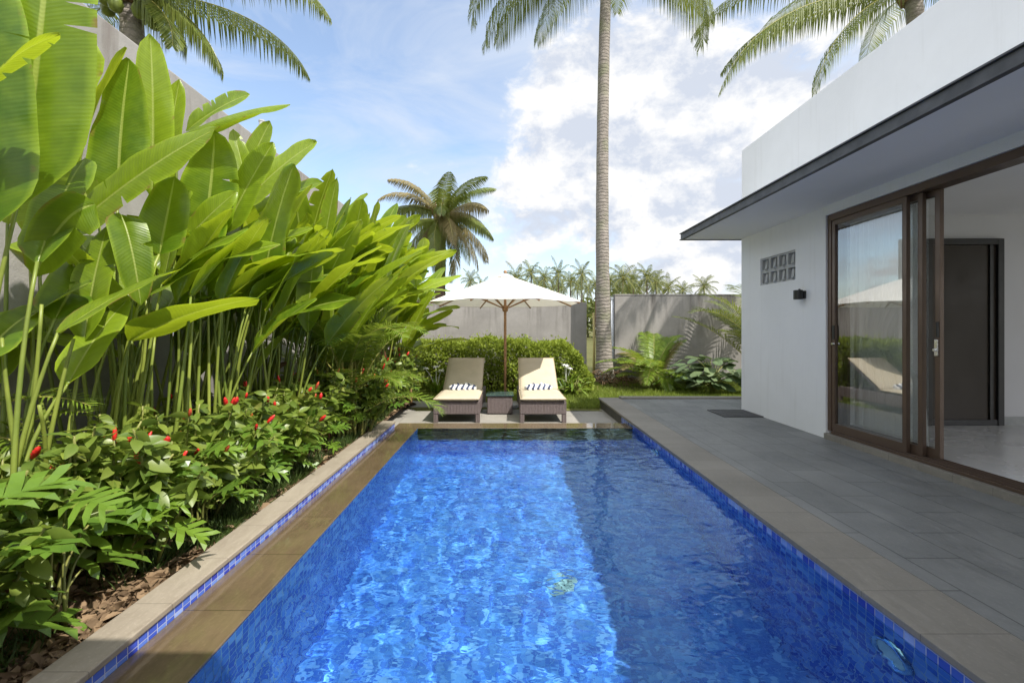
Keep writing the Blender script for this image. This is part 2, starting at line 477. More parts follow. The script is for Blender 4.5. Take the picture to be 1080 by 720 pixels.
M['orange'] = m_plain('orange_red_bract', (0.62, 0.10, 0.04), 0.4, 0.5, var=0.3, scale=40)
M['hedge'] = m_leaf('hedge_leaf', (0.085, 0.135, 0.018), (0.25, 0.31, 0.04), (0.42, 0.48, 0.05), 0.38, 0.6, 0.2)
M['grass'] = m_leaf('lawn_grass', (0.085, 0.14, 0.02), (0.20, 0.25, 0.04), (0.4, 0.48, 0.06), 0.35, 0.55, 0.3)
M['mondo'] = m_leaf('dark_border_grass', (0.03, 0.06, 0.015), (0.07, 0.11, 0.025), (0.2, 0.28, 0.04), 0.2, 0.5, 0.35)
M['coco'] = m_leaf('coconut_leaflet', (0.06, 0.105, 0.015), (0.175, 0.20, 0.04), (0.30, 0.34, 0.05), 0.3, 0.38, 0.5)
M['cocodry'] = m_leaf('yellowing_leaflet', (0.14, 0.12, 0.055), (0.27, 0.22, 0.10), (0.4, 0.34, 0.13), 0.3, 0.6, 0.3)
M['areca'] = m_leaf('areca_leaflet', (0.075, 0.145, 0.015), (0.20, 0.28, 0.03), (0.42, 0.50, 0.05), 0.35, 0.4, 0.45)
M['alocasia'] = m_leaf('dusty_broad_leaf', (0.07, 0.12, 0.055), (0.15, 0.20, 0.09), (0.2, 0.3, 0.08), 0.2, 0.5, 0.4)
M['farleaf'] = m_leaf('far_palm_leaf', (0.07, 0.10, 0.03), (0.15, 0.17, 0.05), (0.3, 0.33, 0.08), 0.3, 0.5, 0.3)
M['rachis'] = m_plain('yellow_green_rachis', (0.34, 0.32, 0.09), 0.45, var=0.25, scale=6)
M['bark'] = m_bark('palm_bark', (0.17, 0.15, 0.13), (0.33, 0.295, 0.26), 0.085, (0.15, 0.165, 0.09))
M['darkbark'] = m_bark('dark_palm_bark', (0.06, 0.04, 0.03), (0.14, 0.10, 0.07), 0.12)
M['fibre'] = m_plain('brown_palm_fibre', (0.16, 0.10, 0.055), 0.9, var=0.4, scale=25)
M['coconut'] = m_plain('green_coconut', (0.16, 0.20, 0.04), 0.4, var=0.3, scale=12)
M['litter'] = m_leaf('fallen_leaf', (0.085, 0.055, 0.033), (0.27, 0.185, 0.11), (0.3, 0.2, 0.1), 0.1, 0.8, 0.2)
M['petal'] = m_plain('white_petal', (0.8, 0.8, 0.78), 0.6, var=0.03)
M['twig'] = m_plain('dark_twig', (0.08, 0.055, 0.035), 0.9, var=0.3, scale=20)


def m_ground(name, c0, c1, c2, sc_=3.0):
    t = NT(name); c = t.coord()
    n = t.noise(c, sc_, 6, 0.65); n2 = t.noise(c, sc_ * 12, 5, 0.7)
    col = t.mix(t.remap(n, 0.35, 0.65), c0, c1); col = t.mix(t.remap(n2, 0.5, 0.7, 0, 0.7), col, c2)
    return t.done(t.bsdf(col, 0.95, 0.15, t.bump(n2, 0.9, 0.03)))


M['soil'] = m_ground('brown_soil', (0.10, 0.062, 0.036), (0.20, 0.135, 0.085), (0.30, 0.22, 0.15))
M['ground'] = m_ground('ground_cover', (0.08, 0.085, 0.03), (0.14, 0.13, 0.05), (0.10, 0.12, 0.03), 0.6)
M['lawnbase'] = m_ground('lawn_soil', (0.10, 0.12, 0.03), (0.17, 0.17, 0.05), (0.2, 0.16, 0.08), 1.5)

# ------------------------------------------------------------------ camera, sun, sky
cam = bpy.data.cameras.new('camera'); camo = bpy.data.objects.new('camera', cam); COL.objects.link(camo)
camo.location = (0, 0, EYE); camo.rotation_euler = (PI / 2, 0, 0)
cam.sensor_width = 36.0; cam.lens = 16.0; cam.shift_x = (540 - VX) / 1080; cam.shift_y = (VY - 360) / 1080
cam.clip_start = 0.05; cam.clip_end = 3000
sc.camera = camo

SUN = Vector((0.55, -0.50, 1.0)).normalized()
sl = bpy.data.lights.new('sun', 'SUN'); so = bpy.data.objects.new('sun', sl); COL.objects.link(so)
sl.energy = 3.5; sl.angle = math.radians(0.5); sl.color = (1.0, 0.945, 0.86)
so.rotation_euler = SUN.to_track_quat('Z', 'Y').to_euler(); so.location = (6, -6, 12)
sl.cycles.is_caustics_light = True

w = bpy.data.worlds.new('World'); sc.world = w; w.use_nodes = True
wt = w.node_tree; wt.nodes.clear()


class WT(NT):
    def __init__(self, tree): self.t = tree


W = WT(wt)
wo = W.n('ShaderNodeOutputWorld')
sky = W.n('ShaderNodeTexSky', sky_type='NISHITA', sun_disc=False)
sky.sun_elevation = math.asin(SUN.z); sky.sun_rotation = math.atan2(SUN.x, SUN.y)
sky.air_density = 1.0; sky.dust_density = 1.2; sky.ozone_density = 1.5
dirv = W.coord('Generated')


def blob(px, py, rad):
    """soft patch of sky centred on a direction; rad = angular size in photo px near the centre"""
    d = Vector(((px - VX) / F, 1, (VY - py) / F)).normalized()
    dt = W.n('ShaderNodeVectorMath', operation='DOT_PRODUCT'); W.l(dirv, dt.inputs[0]); dt.inputs[1].default_value = d
    a = math.atan(rad / F)
    nd = W.n('ShaderNodeMapRange', interpolation_type='SMOOTHSTEP', i_From_Min=math.cos(a), i_From_Max=math.cos(a * 0.25), i_To_Min=0.0, i_To_Max=1.0)
    W.l(dt.outputs['Value'], nd.inputs['Value']); return nd.outputs[0]


def cloud_density(shift):
    v = W.mapping(dirv, (1, 1, 1.5), loc=shift)
    big = W.noise(v, 2.6, 3, 0.5); fine = W.noise(v, 8.0, 9, 0.62, 0.25)
    return W.math('ADD', W.math('MULTIPLY', big, 0.45), W.math('MULTIPLY', fine, 0.75))


den = cloud_density((0.31, 0.12, 0.4))
den_s = cloud_density((0.31 - 0.045, 0.12 + 0.03, 0.4 - 0.09))
add = None
for px, py, r, wgt in ((610, 165, 120, 0.15), (660, 110, 100, 0.08), (740, 200, 170, 0.10), (120, 120, 120, 0.05), (760, 90, 70, 0.06), (690, 150, 50, -0.07), (620, 250, 60, -0.05), (690, 255, 110, 0.10), (430, 195, 80, 0.16), (640, 230, 260, 0.03), (540, 225, 70, 0.08), (800, 60, 200, 0.05), (1500, 150, 500, 0.08),
                       (320, 200, 110, 0.03), (400, 100, 170, -0.14), (300, 60, 150, -0.08), (250, 110, 110, -0.05), (720, 40, 90, -0.05), (-400, 100, 450, 0.06)):
    b = W.math('MULTIPLY', blob(px, py, r), wgt)
    add = b if add is None else W.math('ADD', add, b)
d0 = W.math('ADD', den, add)
cum = W.n('ShaderNodeMapRange', interpolation_type='SMOOTHSTEP', i_From_Min=0.64, i_From_Max=0.80); W.l(d0, cum.inputs['Value'])
lit = W.remap(W.math('SUBTRACT', den, den_s), -0.07, 0.07)
ccol = W.mix(lit, (2.4, 2.6, 3.0), (3.6, 3.6, 3.6))
# high thin veil
vv = W.mapping(dirv, (1.0, 2.2, 3.4), rot=(0, 0.5, 0.3))
veil = W.math('ADD', W.noise(vv, 2.3, 7, 0.6, 0.8), W.math('MULTIPLY', add, 0.5))
veilm = W.remap(veil, 0.36, 0.74, 0.10, 0.88)
skyc = W.mix(1.0, sky.outputs[0], (1.1, 1.06, 1.0), 'MULTIPLY')
c1 = W.mix(veilm, skyc, (2.75, 3.0, 3.4))
c2 = W.mix(cum.outputs[0], c1, ccol)
# unseen cloud bank added as fill light, behind the camera and over left wall
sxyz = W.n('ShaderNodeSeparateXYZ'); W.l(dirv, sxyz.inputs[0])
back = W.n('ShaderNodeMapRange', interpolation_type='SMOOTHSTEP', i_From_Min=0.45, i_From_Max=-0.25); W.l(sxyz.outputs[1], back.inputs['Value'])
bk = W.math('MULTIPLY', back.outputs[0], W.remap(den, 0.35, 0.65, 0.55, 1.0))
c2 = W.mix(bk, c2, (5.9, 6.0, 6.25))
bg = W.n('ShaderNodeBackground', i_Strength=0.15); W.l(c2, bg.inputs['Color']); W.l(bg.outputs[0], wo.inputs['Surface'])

sc.view_settings.view_transform = 'Standard'; sc.view_settings.look = 'None'
sc.view_settings.exposure = 0.95; sc.view_settings.gamma = 1.0; sc.view_settings.use_curve_mapping = False
cy = sc.cycles
cy.use_denoising = True
try: cy.denoiser = 'OPENIMAGEDENOISE'
except Exception: pass
cy.max_bounces = 10; cy.diffuse_bounces = 7; cy.glossy_bounces = 4; cy.transmission_bounces = 8; cy.transparent_max_bounces = 12
cy.caustics_reflective = False; cy.caustics_refractive = True; cy.sample_clamp_indirect = 12.0; cy.blur_glossy = 0.3

# ------------------------------------------------------------------ SETTING: ground, pool, paving
TZ = -0.17         # terrace
WZ = -0.085        # water
LX, LO, LC = -1.16, -1.4775, -1.64   # pool left edge, ledge outer edge, coping outer edge
RX = 1.66
YN, YF, YT = -1.4, 5.96, 6.27        # pool near end, far end, far coping's back edge


def struct(name, mb, mat, **kw):
    return tag(mb.build(name, mat, **kw), kind='structure')


g = MB()
GZ = -0.19
X0, X1, Y0, Y1 = -1.60, 1.70, YN - 0.3, 6.5
for x0, x1, y0, y1 in ((-900, X0, -900, 1500), (X1, 900, -900, 1500), (X0, X1, -900, Y0), (X0, X1, Y1, 1500)):
    g.quad((x0, y0, GZ), (x1, y0, GZ), (x1, y1, GZ), (x0, y1, GZ))
struct('ground', g, M['ground'])

g = MB()   # lawn strip behind the terrace, gently uneven
nx, ny = 90, 34
for j in range(ny + 1):
    for i in range(nx + 1):
        x = -3.05 + 13 * i / nx; y = 7.70 + 4.3 * j / ny
        g.add([(x, y, -0.168 + 0.012 * math.sin(3.1 * x + y) * math.sin(2.3 * y) + 0.03 * max(0, (y - 9.5) / 2.5))])
for j in range(ny):
    for i in range(nx):
        a = j * (nx + 1) + i; g.face((a, a + 1, a + nx + 2, a + nx + 1))
struct('lawn_ground', g, M['lawnbase'], smooth=True)


def soil_z(x, y):
    return -0.045 + 0.03 * math.sin(5.3 * x + 1.7 * y) * math.sin(4.1 * y) + 0.05 * min(1, max(0, (-1.75 - x) / 0.4))


g = MB()
nx, ny = 30, 190
for j in range(ny + 1):
    for i in range(nx + 1):
        x = LC - 0.002 - 1.41 * i / nx; y = -1.0 + 9.4 * j / ny
        edge = min(1, i / 3)
        drop = max(0, min(1, (y - 7.9) / .5)) * -.14
        g.add([(x, y, soil_z(x, y) * edge + (1 - edge) * -0.03 + random.gauss(0, 0.006) + drop)])
for j in range(ny):
    for i in range(nx):
        a = j * (nx + 1) + i; g.face((a, a + nx + 1, a + nx + 2, a + 1))
struct('soil', g, M['soil'], smooth=True)

# pool basin, faces inward
g = MB()
PZ = -1.30
YW = 6.56          # the tiled right wall runs a little past the far ledge
g.quad((LX, YN, PZ), (LX, YF, PZ), (LX, YF, WZ - 0.004), (LX, YN, WZ - 0.004))
g.quad((RX, YW, PZ), (RX, YN, PZ), (RX, YN, -0.036), (RX, YW, -0.036))
g.quad((LX, YF, PZ), (RX, YF, PZ), (RX, YF, WZ - 0.004), (LX, YF, WZ - 0.004))
g.quad((RX, YN, PZ), (LX, YN, PZ), (LX, YN, -0.03), (RX, YN, -0.03))
g.quad((LO, YN, WZ - .015), (LO, YF + 0.06, WZ - .015), (LO, YF + 0.06, -0.028), (LO, YN, -0.028), [(YN, 0), (YF, 0), (YF, 0.1), (YN, 0.1)])
pool = struct('pool_basin', g, M['tile'])
pool.cycles.is_caustics_receiver = True
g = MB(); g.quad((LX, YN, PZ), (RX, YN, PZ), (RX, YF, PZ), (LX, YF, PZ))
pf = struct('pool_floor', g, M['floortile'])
pf.cycles.is_caustics_receiver = True

g = MB(); g.box(LO + 0.001, LX - 0.001, YN, YF - 0.001, WZ - 0.6, WZ + 0.006)
struct('overflow_ledge', g, M['ledge'], bevel=0.004)
g = MB(); g.box(LO + .002, RX - 0.002, YF, YT, -0.7, WZ + 0.006)
struct('far_ledge', g, M['ledge_far'], bevel=0.004)
g = MB(); g.box(LC, LO + 0.010, YN - 0.4, YF + .07, -0.028, 0.0); g.box(LC + 0.01, LO - 0.002, YN - 0.4, YF + .068, -0.6, -0.0285)
struct('left_coping', g, M['coping_pale'], bevel=0.005)
g = MB(); g.box(RX - 0.022, 2.0, YN - 0.4, 8.10, -0.032, 0.0)
struct('right_coping', g, M['coping'], bevel=0.004)
g = MB(); g.box(RX + 0.003, 2.0, YW + 0.001, 8.09, -0.4, -0.0325)
struct('deck_riser', g, M['darkstone'])
g = MB(); g.box(2.001, 9.0, YN - 3, 7.93, -0.3, -0.001)
struct('pool_deck', g, M['deck'])
g = MB(); g.box(2.001, 9.0, 7.931, 8.10, -0.3, 0.028)
struct('deck_kerb', g, M['coping'], bevel=0.006)
g = MB(); g.box(LC - .25, RX + .002, YT + 0.001, 7.88, -0.40, TZ)
struct('terrace', g, M['terrace'], bevel=0.004)
g = MB(); g.box(-1.95, 0.75, 8.06, 8.75, -0.35, TZ + 0.01)
struct('stone_path', g, M['terrace'], bevel=0.008)

# water: a real rippled surface
nx, ny = 132, 330
xs = np.linspace(LX + 0.0005, RX - 0.0005, nx + 1); ys = np.linspace(YN + 0.001, YF - 0.001, ny + 1)
XX, YY = np.meshgrid(xs, ys)
H = np.zeros_like(XX)
rw = np.random.RandomState(5)
for k in range(60):
    lam = 0.10 * (0.55 / 0.10) ** rw.rand()
    th = rw.normal(1.3, 1.0)
    kx, ky = math.cos(th) * 2 * PI / lam, math.sin(th) * 2 * PI / lam
    amp = 0.0052 * lam / (2 * PI)
    H += amp * np.sin(kx * XX + ky * YY + rw.rand() * 6.28 + 0.8 * np.sin(0.7 * YY + rw.rand() * 6) + 0.6 * np.sin(1.1 * XX + rw.rand() * 6))
V = np.stack([XX, YY, WZ + H], axis=2).reshape(-1, 3)
idx = np.arange((nx + 1) * (ny + 1)).reshape(ny + 1, nx + 1)
Fq = np.stack([idx[:-1, :-1], idx[:-1, 1:], idx[1:, 1:], idx[1:, :-1]], axis=2).reshape(-1, 4)
me = bpy.data.meshes.new('pool_water'); me.from_pydata(V.tolist(), [], Fq.tolist()); me.materials.append(m_water())
me.polygons.foreach_set('use_smooth', [True] * len(me.polygons))
wobj = bpy.data.objects.new('pool_water', me); COL.objects.link(wobj); tag(wobj, kind='structure')
wobj.cycles.is_caustics_caster = True


def pool_light(y, z, lab):
    t = thing('pool_light', lab, 'pool light', (RX, y, z), 0)
    g = MB(); n = 24
    ring = [g.add([(-.004 - (.018 if k in (1, 2) else 0), math.cos(2 * PI * j / n) * r, math.sin(2 * PI * j / n) * r) for j in range(n)]) for k, r in enumerate((.10, .095, .08, .074))]
    for a, b in zip(ring, ring[1:]):
        for j in range(n): g.face((a + j, b + j, b + (j + 1) % n, a + (j + 1) % n))
    g.build('rim', M['chrome'], t, smooth=True)
    g = MB(); i = g.add([(-.010, math.cos(2 * PI * j / n) * .074, math.sin(2 * PI * j / n) * .074) for j in range(n)]); g.face([i + j for j in range(n)])
    for o in (g.build('lens', M['petal'], t), t.children[0]): o.cycles.is_caustics_receiver = True


pool_light(5.05, -.34, 'round white underwater light on the right pool wall near the far end')
pool_light(1.95, -.30, 'round white underwater light on the right pool wall nearest the camera')
t = thing('floor_drain', 'pale round drain cover on the sunlit pool floor', 'drain', (.42, 3.35, PZ))
g = MB(); g.lathe([(.10, .001), (.10, .012), (.08, .022), (.03, .026)], 28); g.build('cover', M['block'], t, bevel=0).cycles.is_caustics_receiver = True
g = MB()
for k in range(10): g.obox(Matrix.Rotation(k * PI / 5, 4, 'Z') @ Matrix.Translation((.055, 0, .0275)), .02, .004, .002)
g.build('slot', M['steel'], t)
# ------------------------------------------------------------------ VILLA
WX = 3.55
villa = thing('villa', 'white flat-roofed villa with a dark-edged eave and wide bronze sliding door beside the pool', 'villa', (WX, 5, 0))


def vp(mb, name, mat, parent=None, **kw):
    """part of the villa, built in world coordinates"""
    o = mb.build(name, mat, None, **kw)
    p = parent or villa
    o.parent = p
    o.matrix_parent_inverse = Matrix.Identity(4) if p.type == 'MESH' else Matrix.Translation(-Vector((WX, 5, 0)))
    return o


YD, YC, YH = 5.06, 6.87, 2.40     # far jamb, building corner, door head
VY0, VY1, VZ0, VZ1 = 5.59, 6.36, 1.82, 2.19
g = MB()
g.box(WX, WX + .15, YD, VY0, -.1, 2.574); g.box(WX, WX + .15, VY1, YC, -.1, 2.574)
g.box(WX, WX + .15, VY0, VY1, -.1, VZ0); g.box(WX, WX + .15, VY0, VY1, VZ1, 2.574)
g.box(WX, WX + .15, -1.2, YD, 2.47, 2.574)
g.box(WX, WX + .15, -3.0, -1.2, -.1, 2.574)
vp(g, 'wall', M['white'])
g = MB(); g.box(WX + .15, 9.0, YC - .15, YC, -.1, 2.574); g.box(WX + .16, WX + .2, 5.58, YC - .15, -.1, 2.57)
vp(g, 'rear_wall', M['white'])
g = MB(); g.box(WX, 9.0, -3.0, YC, 2.664, 3.905)
vp(g, 'parapet', M['white'], bevel=0.01)
EX = 2.64
g = MB(); g.box(EX + .045, 9.0, -3.0, 6.90, 2.574, 2.662)
roof = vp(g, 'roof_overhang', M['soffit'])
g = MB()
g.box(EX, EX + .044, -3.0, 6.945, 2.565, 2.577); g.box(EX, EX + .044, -3.0, 6.945, 2.658, 2.670); g.box(EX + .020, EX + .044, -3.0, 6.944, 2.578, 2.657)
g.box(EX + .0445, WX + .6, 6.901, 6.945, 2.565, 2.670)
vp(g, 'fascia', M['steel'], roof)
g = MB(); g.box(-0.55, EX - .002, -4.0, 0.42, 2.574, 2.70)
vp(g, 'porch_roof', M['soffit'])
g = MB(); g.box(-0.55, 9, -4.2, -3.9, -.1, 2.573)
vp(g, 'porch_wall', M['white'])
# vent blocks
bw = (VY1 - VY0) / 4; bh = (VZ1 - VZ0) / 2
fr = .022
for i in range(4):
    for j in range(2):
        g = MB(); y0 = VY0 + i * bw; z0 = VZ0 + j * bh; xa, xb = WX + .018, WX + .10
        g.box(xa, xb, y0 + .001, y0 + fr, z0 + .001, z0 + bh - .001); g.box(xa, xb, y0 + bw - fr, y0 + bw - .001, z0 + .001, z0 + bh - .001)
        g.box(xa, xb, y0 + fr, y0 + bw - fr, z0 + .001, z0 + fr); g.box(xa, xb, y0 + fr, y0 + bw - fr, z0 + bh - fr, z0 + bh - .001)
        c = Vector((WX + .072, y0 + bw / 2, z0 + bh / 2))
        g.obox(Matrix.Translation(c) @ Matrix.Rotation(0.5, 4, 'Y') @ Matrix.Rotation(-0.55, 4, 'X'), .045, .022, bh * .62)
        g.obox(Matrix.Translation(c + Vector((.02, 0, 0))) @ Matrix.Rotation(-0.6, 4, 'Y') @ Matrix.Rotation(1.0, 4, 'X'), .02, .012, bh * .55)
        vp(g, 'vent_block', M['block'])
g = MB(); g.box(WX + .12, WX + .149, VY0, VY1, VZ0, VZ1)
vp(g, 'vent_backing', M['steel'])

# sliding door: three panels slid together at the far side
door = thing('sliding_door', None, None, (0, 0, 0)); door.parent = villa; door.matrix_parent_inverse = Matrix.Identity(4)
door.location = (0, 0, 0)
g = MB(); DX0, DX1 = WX + .02, WX + .17
g.box(DX0, DX1, YD - .055, YD - .001, .091, 2.469); g.box(DX0, DX1, -1.19, YD - .056, YH, 2.469)
g.box(DX0, DX1, -1.19, YD - .056, .062, .09)
for k in range(4): g.box(DX0 + .012 + k * .045, DX0 + .016 + k * .045, -1.19, YD - .057, .0905, .105)
vp(g, 'frame', M['bronze'], door, bevel=.003)
handles = []
for k, (ya, yb) in enumerate(((YD - .057, 4.07), (4.98, 3.965), (4.95, 3.855))):
    x0 = DX0 + .008 + k * .047; x1 = x0 + .036; st = .043
    g = MB(); zb, zt = .107, YH - .004
    g.box(x0, x1, yb, yb + st, zb, zt); g.box(x0, x1, ya - st, ya, zb, zt)
    g.box(x0, x1, yb + st, ya - st, zb, zb + .075); g.box(x0, x1, yb + st, ya - st, zt - .05, zt)
    pn = vp(g, 'door_panel', M['bronze'], door, bevel=.002)
    g = MB(); xm = (x0 + x1) / 2
    g.quad((xm, yb + st, zb + .075), (xm, yb + st, zt - .05), (xm, ya - st, zt - .05), (xm, ya - st, zb + .075))
    vp(g, 'glass_pane', M['glass'], door)
    if k == 2:
        g = MB(); g.box(x0 - .012, x0 - .0005, yb + .01, yb + .04, .98, 1.12); g.tube([(x0 - .03, yb + .028, 1.03), (x0 - .012, yb + .028, 1.03)], .012, 10)
        vp(g, 'handle', M['chrome'], door, bevel=.002)
        g = MB(); g.box(x0 - .014, x0 - .0005, yb + .004, yb + .022, 1.14, 1.27)
        vp(g, 'latch', M['black'], door)
    if k == 0:
        g = MB(); g.tube([(x0 - .022, ya - .03, 1.05), (x0, ya - .03, 1.05)], .013, 10); vp(g, 'lock', M['chrome'], door)
        g = MB(); g.box(x0 - .01, x0 - .0005, ya - .045, ya - .018, 1.10, 1.25); vp(g, 'latch', M['black'], door)
g = MB(); g.box(WX - .022, WX + .19, -1.2, YD, -.02, .061)
vp(g, 'door_sill', M['coping'], bevel=.003)
# room
g = MB(); g.box(WX + .191, 8.6, -3, 5.429, -.05, .072)
vp(g, 'room_floor', M['floorin'])
IY = 5.43
g = MB(); g.box(WX + .151, 8.6, IY, IY + .12, -.05, 2.83); g.box(8.6, 8.7, 3.2, IY, -.05, 2.83)
vp(g, 'room_wall', M['wallin'])
g = MB(); g.box(WX + .151, 8.7, -3, IY, 2.80, 2.83)
vp(g, 'room_ceiling', M['soffit'])
g = MB(); g.box(5.90, 8.59, IY - .012, IY - .0005, .0725, .17)
vp(g, 'skirting', M['block'])
idoor = thing('interior_door', None, None); idoor.parent = villa; idoor.location = (0, 0, 0)
g = MB(); a, b, zt = 4.96, 5.88, 2.28
g.box(a, a + .07, IY - .06, IY - .001, .073, zt); g.box(b - .07, b, IY - .06, IY - .001, .073, zt); g.box(a + .07, b - .07, IY - .06, IY - .001, zt - .07, zt)
g.box(a + .071, b - .071, IY - .05, IY - .001, .073, .14)
g.box(b - .16, b - .12, IY - .05, IY - .001, .141, zt - .071)
vp(g, 'frame', M['black'], idoor, bevel=.003)
g = MB(); g.box(a + .071, b - .161, IY - .03, IY - .002, .141, zt - .071); g.box(b - .119, b - .071, IY - .03, IY - .002, .141, zt - .071)
vp(g, 'pane', M['darkpane'], idoor)

# curtain: pleated sheer cloth gathered at the far jamb, inside
g = MB(); n = 70; rows = 10; zt, zb = 2.39, .10
for r in range(rows + 1):
    s = r / rows; z = zt + (zb - zt) * s
    for i in range(n + 1):
        u = i / n
        span = 0.74 + 0.12 * s - 0.30 * math.exp(-((s - .56) / .13) ** 2) * (1 if u > .0 else 1)
        y = 4.99 - u * span
        x = WX + .27 + .028 * math.sin(u * 2 * PI * 9 + 1.5 * s) + .012 * math.sin(u * 40 + 2 * s)
        g.add([(x, y, z)])
for r in range(rows):
    for i in range(n):
        a_ = r * (n + 1) + i; g.face((a_, a_ + 1, a_ + n + 2, a_ + n + 1))
tag(g.build('curtain', M['curtain'], smooth=True), 'sheer white curtain gathered behind the closed glass of the sliding door', 'curtain')

lamp = thing('wall_lamp', 'small black wall light fixed on the white villa wall under the vent blocks', 'wall lamp', (WX, 5.42, 1.62))
g = MB(); g.lathe([(.045, -.055), (.05, -.052), (.05, .052), (.045, .055)], 20, (-.075, 0, 0)); g.build('lamp_body', M['black'], lamp, smooth=False)
g = MB(); g.box(-.03, -.0005, -.035, .035, -.045, .045); g.tube([(-.06, 0, .055), (-.06, 0, .07)], .012, 8); g.build('bracket', M['black'], lamp, bevel=.003)

drain = thing('drain_grate', 'dark square drain grate set into the grey deck at the villa corner', 'grate', (3.28, 6.55, 0))
g = MB()
for s in (-1, 1):
    g.box(-.27, .27, s * .26 - .012, s * .26 + .012, .001, .012); g.box(s * .26 - .012, s * .26 + .012, -.247, .247, .001, .012)
g.build('frame', M['steel'], drain)
g = MB()
for k in range(17): g.box(-.247, .247, -.24 + k * .03 - .009, -.24 + k * .03 + .009, .0015, .009)
g.build('slat', M['steel'], drain)

# ------------------------------------------------------------------ GARDEN WALLS
def wall(name, label, x0, x1, y0, y1, z0, z1, mat, cap=0.0):
    t = thing(name, label, 'wall', ((x0 + x1) / 2, (y0 + y1) / 2, 0))
    g = MB(); dx, dy = (x1 - x0) / 2, (y1 - y0) / 2
    nx, ny, nz = max(1, int((x1 - x0) / .8)), 1, 1
    g.box(-dx, dx, -dy, dy, z0, z1)
    o = g.build('masonry', mat, t, bevel=.012)
    if cap:
        g = MB(); g.box(-dx - .004, dx + .004, -dy - .012, dy + .012, z1 + .001, z1 + cap); g.build('capping', mat, t, bevel=.01)
    return t


wall('garden_wall', 'tall weathered concrete wall with brown rain stains behind the broad-leaved plants', -3.30, -3.05, -1.5, 11.9, -.4, 3.56, M['concrete_left'])
wall('garden_wall', 'low grey concrete wall behind the hedge and the white umbrella', -3.30, 2.12, 12.0, 12.2, -.4, 1.93, M['concrete'])
wall('garden_wall', 'grey concrete wall stretching from the palm trunk to the villa corner', 2.86, 11.0, 12.0, 12.2, -.4, 2.11, M['concrete'], .035)
t = thing('standpipe', 'thin white pipe standing in the wall gap right of the palm trunk', 'pipe', (2.82, 12.1, -.19))
g = MB(); g.tube([(0, 0, 0), (0, 0, 2.2)], .04, 12); g.build('pipe', M['pvc'], t, smooth=True)
g = MB(); g.tube([(0, 0, 2.2), (0, 0, 2.26)], .05, 12); g.build('cap', M['pvc'], t)
g = MB(); g.tube([(0, 0, -.19), (.02, 0, .8), (0, .01, 1.65)], [.035, .032, .026], 10)
o = g.build('cane_post', M['bamboo'], smooth=True); o.location = (2.27, 11.85, 0)
tag(o, 'thin yellow cane standing close to the left side of the palm trunk', 'post')
g = MB(); g.tube([(0, 0, 0), (0, 0, .34)], .035, 10); g.tube([(0, 0, .34), (0, 0, .36)], .04, 10)
o = g.build('vent_pipe', M['block']); o.location = (-3.17, 5.9, 3.555)
tag(o, 'short grey pipe standing up from the top of the tall wall', 'pipe')
